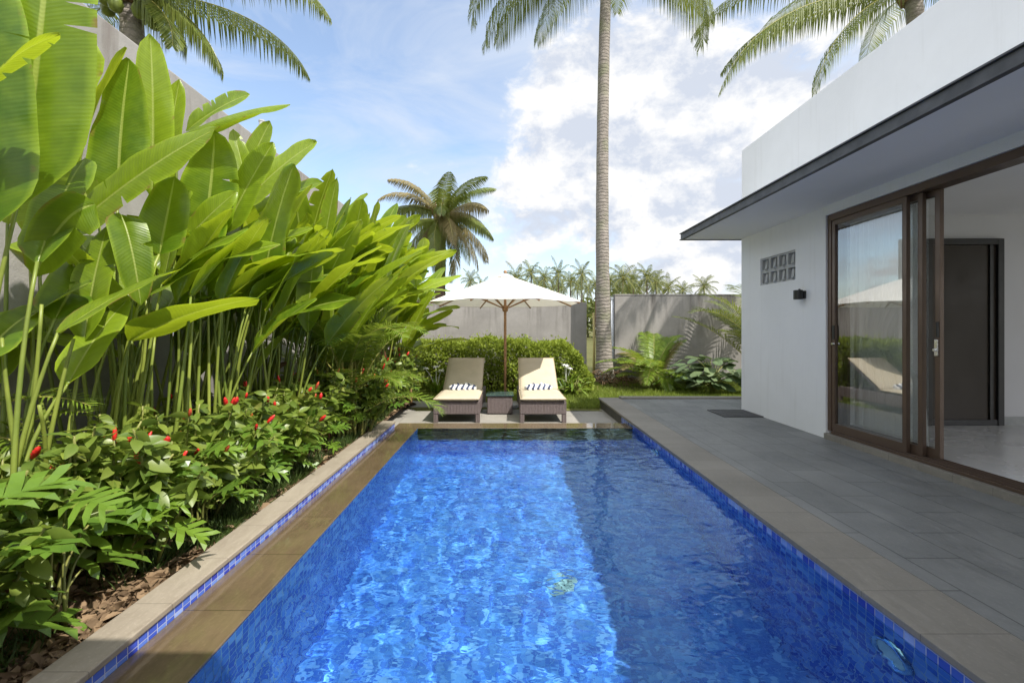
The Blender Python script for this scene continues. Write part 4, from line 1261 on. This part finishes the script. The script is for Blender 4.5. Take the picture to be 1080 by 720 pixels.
# ---- feather palms
def frond(g, base, d, el, L, droop, nl, ll, lw, hang, rng, grav=0.0, rmat=1, V=.55, twist=0.0, r0=.016):
    """rachis from base heading d (horizontal unit vector) at elevation el, bending down by droop radians; leaflets both sides"""
    d = Vector(d); n = 16; pts = [Vector(base)]; e = el
    side = Vector((-d.y, d.x, 0))
    for k in range(n):
        u = k / n
        e -= droop / n * (.35 + 1.3 * u)
        pts.append(pts[-1] + (d * math.cos(e) + Vector((0, 0, math.sin(e))) + side * twist * u) * (L / n))
    g.mat = rmat
    g.tube(pts, [r0 * (1 - .85 * k / n) for k in range(n + 1)], 5)
    g.mat = 0
    for k in range(nl):
        u = .10 + .90 * (k + .5) / nl
        i = min(n - 1, int(u * n)); p = pts[i].lerp(pts[i + 1], u * n - i)
        T = unit(pts[i + 1] - pts[i]); S = unit(T.cross(Vector((0, 0, 1)))); N = S.cross(T)
        le = ll * (math.sin(PI * (u * .86 + .12)) ** .6) * rng.uniform(.85, 1.1)
        for sd in (-1, 1):
            dirv_ = unit(S * sd * .85 + T * (.35 + .45 * u) + N * V * rng.uniform(.6, 1.2))
            down = Vector((0, 0, -1))
            m = p + dirv_ * le * .5 + down * (hang * .25 * le)
            tp = p + unit(dirv_ + down * hang) * le + down * (grav * le)
            Wd = unit(T + Vector((rng.gauss(0, .1), rng.gauss(0, .1), rng.gauss(0, .1)))) * lw * .5
            g.rnd = min(1, max(0, rng.gauss(.45, .22)))
            b = g.add([p - Wd * .5, p + Wd * .5, m + Wd, m - Wd, tp])
            g.face((b, b + 1, b + 2, b + 3), [(0, .3)] * 4); g.face((b + 3, b + 2, b + 4), [(1, .3)] * 3)


def palm(label_, foot, crown, nf, L, seed, r_trunk, ll=.62, group='coconut palms', bark='bark', specs=None, dry=.15, lean=.3, nl=46, el_rng=(-.3, 1.3), flare=1.5, nuts=0, lw=.035, name='coconut_palm'):
    r = random.Random(seed); foot = Vector(foot); crown = Vector(crown)
    t = thing(name, label_, 'palm tree', foot, 0, group)
    C = crown - foot; H_ = C.length
    g = MB(); pts = []; n = 28
    mid = C * .5 + Vector((-lean, 0, 0))
    pts = bez(Vector((0, 0, -.1)), mid, C, n)
    rad = []
    for k in range(n + 1):
        u = k / n * H_
        rad.append(r_trunk * (1 + (flare - 1) * math.exp(-u / .35) + .28 * math.exp(-u / 2.2)) * (1 - .22 * k / n) * (1 + .02 * math.sin(k * 2.3)))
    g.tube(pts, rad, 18); g.build('trunk', M[bark], t, smooth=True)
    fr_ = specs or []
    if not specs:
        for k in range(nf):
            az = k * 2.399 + r.gauss(0, .15); e = el_rng[0] + (el_rng[1] - el_rng[0]) * (k + .5) / nf + r.gauss(0, .08)
            fr_.append((az, e, L * r.uniform(.85, 1.08), r.uniform(.9, 1.5)))
    for az, e, l_, dr in fr_:
        d = Vector((math.cos(az), math.sin(az), 0))
        g = MB(); frond(g, C + d * r_trunk * .5 + Vector((0, 0, r.uniform(-.15, .1))), d, e, l_, dr, nl, ll, lw, 1.5 if e < .6 else .7, r, .30 if e < .6 else .1, V=.22, twist=r.gauss(0, .12))
        g.build('frond', [M['cocodry'] if r.random() < dry else M['coco'], M['rachis']], t)
    g = MB()
    for k in range(9):
        a = k * .7; d = Vector((math.cos(a), math.sin(a), 0)); g.tube([C + Vector((0, 0, -.35)) + d * r_trunk * .75, C + d * (r_trunk + .14) + Vector((0, 0, .1)), C + d * .42 + Vector((0, 0, .45))], [.07, .06, .02], 6)
    g.build('leaf_bases', M['fibre'], t, smooth=True)
    for k in range(nuts):
        a = k * 2.4; g = MB(); q = C + Vector((math.cos(a) * .33, math.sin(a) * .33, -.28 - .12 * (k % 3)))
        g.lathe([(.02, -.13), (.08, -.10), (.11, 0), (.08, .09), (.02, .12)], 10, q); g.build('coconut', M['coconut'], t, smooth=True)
    return t


random.seed(5)
# the tall palm behind the lawn: crown above the frame, hanging fronds reach into it
foot = at(638, 397, 11.55); foot.z = -.19
crown = at(641, -62, 11.55)
sp = [(PI * 1.00, .20, 4.6, 1.9), (PI * .93, -.05, 4.3, 1.55), (PI * 1.10, .45, 4.6, 2.0), (PI * 1.2, -.15, 4.0, 1.4), (0.10, -.12, 3.9, 1.75), (-.35, .3, 4.4, 1.7), (.5, .4, 4.4, 1.6),
      (PI * .6, .5, 4.3, 1.4), (PI * .75, .8, 4.2, 1.2), (1.2, .7, 4.2, 1.2), (2.4, .3, 4.2, 1.5), (4.2, .6, 4.2, 1.3), (4.9, .4, 4.2, 1.4), (5.5, .9, 4, 1.2), (3.6, 1.1, 4, 1.0), (1.9, 1.2, 4, 1.0), (5.1, 1.3, 3.6, .8)]
palm('tall coconut palm with a thick grey trunk standing on the lawn right of the umbrella', foot, crown, 0, 4.4, 9,   .166, .95, specs=sp, lean=.2, flare=1.6, dry=.0, nl=96, lw=.036)
palm('dark-trunked coconut palm with brown hanging fronds beyond the low wall, left of the umbrella', (at(464, 300, 18).x, 18, -.19), at(466, 228, 18), 28, 2.7, 12, .21, .62, bark='darkbark', dry=.22, lean=.05, el_rng=(-1.15, 1.35), flare=1.2, nl=80, lw=.038, nuts=5)
spl = [(-.05, .42, 3.45, 1.45), (.15, -.45, 1.9, .9), (-.6, .15, 2.5, 1.4), (-.25, -.55, 1.6, .8), (2.6, .3, 3.4, 1.4), (3.3, .5, 3.4, 1.3), (-1.5, .3, 3.2, 1.4), (1.9, .8, 3.2, 1.1), (4.2, .1, 3.2, 1.4), (.6, 1.0, 3.2, 1.0), (-1.0, 1.1, 3.2, 1.0), (3.0, 1.1, 3, 1.0), (.25, .1, 3.0, 1.2), (-2.2, -.3, 2.8, 1.1)]
palm('coconut palm with green nuts leaning over the top of the tall left wall', (-6.4, 7.6, -.19), at(138, -14, 7.5), 0, 3.4, 15, .2, .55, specs=spl, lean=-.2, nuts=9, dry=.0, nl=88, lw=.032)
spr = [(PI * 1.02, .0, 5.2, 1.25), (PI * .95, .5, 5.0, 1.5), (PI * 1.10, -.40, 4.0, 1.0), (PI * 1.22, .3, 4.2, 1.5), (PI * .8, .4, 4.2, 1.4), (PI * 1.35, .0, 4.0, 1.4), (PI * 1.06, .9, 4.2, 1.3), (.3, .4, 4.2, 1.3), (1.2, .5, 4.2, 1.3), (-.6, .4, 4.2, 1.3), (-1.3, .5, 4.0, 1.3), (2.0, .8, 4, 1.1), (4.9, .9, 4, 1.1), (0, 1.1, 4, 1)]
palm('coconut palm whose fronds droop over the roof edge of the villa', (10.6, 10.4, -.19), at(962, -14, 10.2), 0, 4.4, 18, .2, .62, specs=spr, lean=.2, dry=.05, nl=92, lw=.034)

# debris of old roots and fronds at the foot of the tall palm
g = MB(); r = random.Random(3)
for k in range(150):
    a = r.uniform(-2.6, .9); d = Vector((math.cos(a), math.sin(a), 0)); q = d * r.uniform(.22, .75)
    L = r.uniform(.08, .35); h = max(.02, .30 - .42 * (q.length - .22)) * r.uniform(.2, 1.1)
    e = d * L * r.uniform(.2, 1) + Vector((r.gauss(0, .1), r.gauss(0, .1), r.uniform(-.08, .12)))
    g.rnd = r.random(); g.tube([q + Vector((0, 0, h)), q + e * .5 + Vector((0, 0, h + .03)), q + e + Vector((0, 0, max(.01, h - .04)))], [.012, .010, .004], 4)
o = g.build('root_debris', M['fibre']); o.location = (foot.x, foot.y, -.16)
tag(o, 'heap of dry brown roots and fibres at the foot of the tall palm', 'debris', kind='stuff')


def bushpalm(label_, x, y, nf, L, seed, ll, el=(.15, 1.35), name='areca_palm', cane=.4, lw=.022, nl=34, mat='areca', z=SOILZ, hang=.25, V=.4, dry=0.0, spread=.12, droop=(.7, 1.5), bias=None):
    r = random.Random(seed)
    t = thing(name, label_, 'palm', (x, y, z), 0)
    for k in range(nf):
        az = k * 2.399 + r.gauss(0, .3) if bias is None else r.gauss(bias[0], bias[1]); d = Vector((math.cos(az), math.sin(az), 0)); e = el[0] + (el[1] - el[0]) * ((k * .618) % 1) + r.gauss(0, .06)
        h = cane * r.uniform(.25, 1.1); b = d * r.uniform(.02, spread)
        g = MB(); g.mat = 1; g.tube([b, b + Vector((d.x * .03, d.y * .03, h))], [.014, .010], 5); g.mat = 0
        frond(g, b + Vector((d.x * .03, d.y * .03, h)), d, e, L * r.uniform(.75, 1.1), r.uniform(*droop), nl, ll, lw, hang, r, 0.05, V=V, twist=r.gauss(0, .12), r0=.009)
        g.build('frond', [M['cocodry'] if r.random() < dry else M[mat], M['rachis']], t)
    return t


bushpalm('fine-leaved clumping palm with feathery arching fronds among the broad-leaved plants', -1.90, 5.35, 30, 1.0, 71, .36, cane=1.0, el=(.55, 1.4), nl=40, lw=.018, spread=.22)
bushpalm('second fine-leaved palm, darker and half hidden at the far end of the broad-leaved row', -2.45, 7.1, 16, 1.0, 72, .32, cane=.7, el=(.5, 1.4), nl=36, lw=.018, spread=.2)
bushpalm('pale feathery palm fronds arching in from the left edge of the photo among canes', -2.98, 2.35, 5, .75, 73, .26, cane=.85, el=(.3, .8), nl=30, lw=.014, bias=(-.1, .4))
bushpalm('yellow-green bushy palm on the lawn right of the tall palm trunk', at(690, 400, 10.9).x, 10.9, 34, 1.35, 74, .32, cane=.4, el=(.0, 1.35), nl=46, lw=.028, z=-.17, dry=.14, hang=.35)
bushpalm('tall feathery palm at the villa corner throwing its shadow on the grey wall', at(800, 400, 10.6).x, 10.6, 24, 1.9, 75, .46, cane=1.5, el=(.35, 1.4), nl=34, lw=.035, z=-.17, mat='coco', spread=.25)

# ---- big dusty-leaved plant and low shrubs by the grey wall
def broadleaf(name, label_, x, y, n, size, hgt, seed, mat, wr=.7, spread=.45):
    r = random.Random(seed); t = thing(name, label_, 'plant', (x, y, -.16), 0)
    g = MB(); s = MB()
    for k in range(n):
        az = r.uniform(0, 2 * PI); d = Vector((math.cos(az), math.sin(az), 0)); h = hgt * r.uniform(.25, 1)
        b = d * spread * r.uniform(.1, 1) + Vector((0, 0, h)); L = size * r.uniform(.7, 1.15)
        s.tube([d * .03, d * .05 + Vector((0, 0, h * .6)), b], [.009, .008, .005], 5)
        e = r.uniform(-.7, .35)
        g.rnd = r.random()
        blade(g, b, b + (d * math.cos(e) + Vector((0, 0, math.sin(e)))) * L, (0, 0, .10 * L), L * wr, Vector((0, 0, 1)) + d * .2 + Vector((r.gauss(0, .25), r.gauss(-.2, .25), 0)), fold=.25, wave=.02, n=7, rng=r)
    g.build('foliage', M[mat], t, smooth=True); s.build('stem', M['greenstem'], t, smooth=True)


broadleaf('elephant_ear', 'grey-green big-leaved plant in the shade at the foot of the wall by the villa', at(752, 392, 9.7).x, 9.7, 85, .36, .78, 81, 'alocasia', .62, .6)
broadleaf('leafy_shrub', 'low bright green leafy plant between the yellow-green palm and the big-leaved plant', at(712, 396, 10.4).x, 10.4, 40, .20, .38, 82, 'philo', .4, .42)
broadleaf('leafy_shrub', 'low yellow-green leafy plant at the right foot of the hedge near the trunk', at(605, 402, 9.6).x, 9.5, 60, .17, .40, 83, 'areca', .3, .38)

# ---- hedge: leaf-clad box with an uneven outline
def hedge(label_, x0, x1, y0, y1, z1, seed, N):
    rs = np.random.RandomState(seed); t = thing('hedge', label_, 'hedge', ((x0 + x1) / 2, (y0 + y1) / 2, -.17))
    hw, hd, hh = (x1 - x0) / 2, (y1 - y0) / 2, z1 + .17
    P = []; D = []
    u = rs.uniform(-1, 1, N * 3); v = rs.uniform(-1, 1, N * 3); w_ = rs.uniform(0, 1, N * 3)
    x = u * hw
    lump = .07 * np.sin(3.1 * x + 1) + .05 * np.sin(7.3 * x + 2) + .035 * np.sin(15.7 * x)
    top = hh * (.97 + .5 * lump) * np.clip((1 - np.abs(u) ** 10), .35, 1)
    front = hd * (.95 + .9 * lump + .08 * np.sin(9 * w_ * hh + 5 * x))
    z = w_ * top; y = v * front
    depth = np.minimum.reduce([top - z, y + front, front - y, hw - np.abs(x)])
    keep = (depth < .02 + rs.exponential(.17, len(x))) & (rs.rand(len(x)) < .25 + .75 * np.clip(z / .4, 0, 1))
    x, y, z, top, front = [q[keep][:N] for q in (x, y, z, top, front)]
    out = np.stack([x / hw * .15, y / front * 1.0, (z / top) ** 3 * 1.2], 1)
    D = out + rs.normal(0, .75, (len(x), 3)); D[:, 2] += .15
    sh = rs.rand(len(x)) < .04
    z = z + np.where(sh, rs.uniform(.02, .14, len(x)) * (z / top > .85), 0)
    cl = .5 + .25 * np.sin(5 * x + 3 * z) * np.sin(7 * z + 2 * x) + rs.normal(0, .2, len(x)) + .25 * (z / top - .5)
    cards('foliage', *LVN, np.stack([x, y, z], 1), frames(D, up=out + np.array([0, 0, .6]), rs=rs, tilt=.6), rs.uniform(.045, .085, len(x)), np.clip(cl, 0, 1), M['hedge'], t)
    s = MB(); r = random.Random(seed)
    for k in range(160):
        b = Vector((r.uniform(-hw, hw) * .95, r.uniform(-hd, hd) * .7, 0)); s.tube([b, b + Vector((r.gauss(0, .08), r.gauss(0, .1), hh * r.uniform(.5, .85)))], [.012, .005], 4)
    s.build('branches', M['twig'], t)
    return t


hedge('clipped green hedge along the low grey wall behind the loungers', -2.75, 1.86, 9.75, 11.0, 1.00, 91, 30000)


def lily(label_, x, y, z, seed):
    r = random.Random(seed); t = thing('spider_lily', label_, 'flower', (x, y, -.17), 0, 'white spider lilies before the hedge')
    g = MB()
    for k in range(18):
        a = r.uniform(0, 6.28); d = Vector((math.cos(a), math.sin(a), 0)); g.rnd = r.random()
        blade(g, d * .03, d * r.uniform(.25, .45) + Vector((0, 0, r.uniform(.2, .5))), (0, 0, .18), .045, Vector((0, 0, 1)) + d * .1, n=6, rng=r)
    g.build('foliage', M['philo'], t, smooth=True)
    for q in range(3):
        g = MB(); c = Vector((r.gauss(0, .07), -.1 + r.gauss(0, .05), z + .17 + r.gauss(0, .05)))
        g.tube([(0, 0, .1), c * .6 + Vector((0, 0, .1)), c], [.008, .007, .005], 5)
        for k in range(16):
            a = k * 2.4; d = Vector((math.cos(a), math.sin(a), 0)); L = r.uniform(.06, .10)
            e = c + d * L * .8 + Vector((0, 0, L * r.uniform(.1, .7)))
            g.tube([c, (c + e) / 2 + Vector((0, 0, .02)), e - Vector((0, 0, .02))], [.004, .006, .002], 4)
        g.build('flower', M['petal'], t)


lily('white spidery flower on the hedge left of the left lounger', at(461, 392, 9.7).x, 9.62, at(461, 387, 9.6).z, 1)
lily('white spidery flower on the hedge right of the right lounger', at(597, 392, 9.7).x, 9.62, at(597, 389, 9.6).z, 2)

# ---- lawn, border grass, litter
def grass(name, label_, cat, n, region, zfun, hmin, hmax, wd, mat, seed, lean=.35):
    rs = np.random.RandomState(seed); x, y = region(rs, n); n = len(x)
    z = zfun(x, y)
    v = [(-.5 * wd, 0, 0), (.5 * wd, 0, 0), (-.35 * wd, .55, .05), (.35 * wd, .55, .05), (0, 1, .2)]
    f = [(0, 1, 3, 2), (2, 3, 4)]; uv = [(0, .3)] * 5
    D = rs.normal(0, lean, (n, 3)); D[:, 2] = 1
    up = rs.normal(0, 1, (n, 3)); up[:, 2] = 0
    o = cards(name, v, f, uv, np.stack([x, y, z], 1), frames(D, up=up, rs=rs, tilt=.05), rs.uniform(hmin, hmax, n), np.clip(rs.normal(.5, .25, n) + .2 * np.sin(3 * x) * np.sin(2.2 * y), 0, 1), M[mat])
    return tag(o, label_, cat, kind='stuff')


def reg_lawn(rs, n):
    x = rs.uniform(-2.2, 6.5, n * 2); y = 7.9 + 4.0 * rs.rand(n * 2) ** 1.3
    k = ~((x > -1.97) & (x < .77) & (y < 8.72)) & ~((x > 1.63) & (y < 8.13)) & (((x - foot.x - .45) / .75) ** 2 + ((y - foot.y + 1.0) / .55) ** 2 > rs.rand(n * 2) * 1.2)
    return x[k][:n], y[k][:n]


grass('lawn_grass', 'short bright green lawn grass in front of the grey walls', 'grass', 42000, reg_lawn, lambda x, y: -.165 + .03 * np.clip((y - 9.5) / 2.5, 0, 1), .05, .11, .11, 'grass', 61, .5)


def reg_mondo(rs, n):
    y = rs.uniform(1.6, 7.6, n); x = -1.70 - .16 * np.abs(rs.normal(0, 1, n)) - .10 * (y < 2.6)
    d = np.sin(y * 5.3) + np.sin(y * 2.1 + 1); k = rs.rand(n) < .55 + .3 * d
    return x[k], y[k]


grass('border_grass', 'dark tufted grass along the soil edge of the planting bed', 'grass', 24000, reg_mondo, lambda x, y: -.05 + .03 * np.sin(5.3 * x + 1.7 * y) * np.sin(4.1 * y), .06, .14, .06, 'mondo', 62, .6)
rs = np.random.RandomState(8); n = 4200
y = 1.2 + 7 * rs.rand(n) ** 1.9; x = -1.68 - .45 * rs.rand(n) ** 1.5
D = rs.normal(0, 1, (n, 3)); D[:, 2] *= .25
o = cards('leaf_litter', *leaf_shape(.5, .35, .3, 3), np.stack([x, y, -.04 + .03 * np.sin(5.3 * x + 1.7 * y) * np.sin(4.1 * y) + .05 * np.clip((-1.75 - x) / .4, 0, 1) + rs.uniform(0, .02, n)], 1), frames(D, rs=rs, tilt=.6), rs.uniform(.02, .085, n), rs.rand(n), M['litter'])
tag(o, 'dry brown fallen leaves scattered on the soil beside the coping', 'leaf litter', kind='stuff')

# ---- far palms beyond the walls
random.seed(77)


def far_palm(seed):
    r = random.Random(seed); t = thing('distant_palm', 'x', 'palm tree', (0, 0, 0), 0, 'distant coconut palms beyond the low wall')
    g = MB(); g.tube([(0, 0, -.1), (.3, 0, 5), (.2, .1, 10)], [.28, .2, .15], 6); g.build('trunk', M['darkbark'], t)
    g = MB()
    for k in range(20):
        az = k * 2.399; e = -.7 + 2.0 * k / 20
        frond(g, Vector((.2, .1, 10)), Vector((math.cos(az), math.sin(az), 0)), e, 3.6 * r.uniform(.85, 1.1), r.uniform(.8, 1.4), 16, .95, .13, .8, r, .15, r0=.06)
    g.build('crown', [M['farleaf'], M['rachis']], t)
    return t


fp = [(548, 292, 70), (562, 287, 62), (576, 293, 75), (590, 288, 65), (603, 296, 78), (615, 288, 60), (628, 299, 72), (645, 296, 66), (657, 292, 62), (670, 294, 68), (684, 291, 62), (697, 296, 74), (706, 302, 80), (722, 305, 70), (745, 301, 64), (424, 293, 66), (440, 298, 74), (497, 296, 68), (510, 302, 74)]
lab = ['%s distant coconut palm from the left, seen just right of the umbrella top' % ORD[i] for i in range(7)] + ['%s distant coconut palm right of the tall trunk, above the grey wall' % ORD[i] for i in range(8)] + \
      ['distant palm peeping out left of the dark palm trunk', 'second distant palm left of the dark palm trunk', 'distant palm between the dark palm trunk and the umbrella', 'second distant palm close to the left slope of the umbrella']
lo_ = [(569, 300, 88), (583, 302, 84), (596, 303, 92), (609, 301, 86), (621, 304, 90), (651, 303, 88), (664, 302, 84), (677, 304, 92), (691, 301, 86)]
lab += ['%s lower distant palm tucked between taller ones, right of the umbrella top' % ORD[i] for i in range(5)] + ['%s lower distant palm tucked between taller ones, right of the tall trunk' % ORD[i] for i in range(4)]
fp += lo_
fpr = [far_palm(s) for s in (1, 2, 3)]
for i, (px, py, Y) in enumerate(fp):
    top = at(px, py, Y); s = (top.z + .19) / 10.3
    src = fpr[i % 3]
    o = src if i < 3 else dup(src, (0, 0, 0))
    k = random.uniform(.5, .85)
    o.location = (top.x - .2 * s, Y, -.19); o.scale = (s * k, s * k, s); o.rotation_euler = (random.gauss(0, .02), random.gauss(0, .035), random.uniform(-3, 3)); o['label'] = lab[i]
# a low mass of greenery under them
rs = np.random.RandomState(66); n = 14000
x = rs.uniform(-30, 62, n); y = rs.uniform(78, 95, n)
hh = 7.2 + 1.6 * np.sin(.35 * x) + 1.1 * np.sin(.9 * x + 1) + .6 * np.sin(2.3 * x)
hh = hh * np.where(x > 30, np.clip(1 - (x - 30) / 14, .2, 1), 1)
z = rs.rand(n) ** .6 * hh - .19
D = rs.normal(0, 1, (n, 3))
o = cards('distant_trees', *LVN, np.stack([x, y, z], 1), frames(D, rs=rs, tilt=.8), rs.uniform(.5, 1.3, n), rs.rand(n), M['farleaf'])
tag(o, 'far line of green bushes and trees behind the low grey walls', 'trees', kind='stuff')
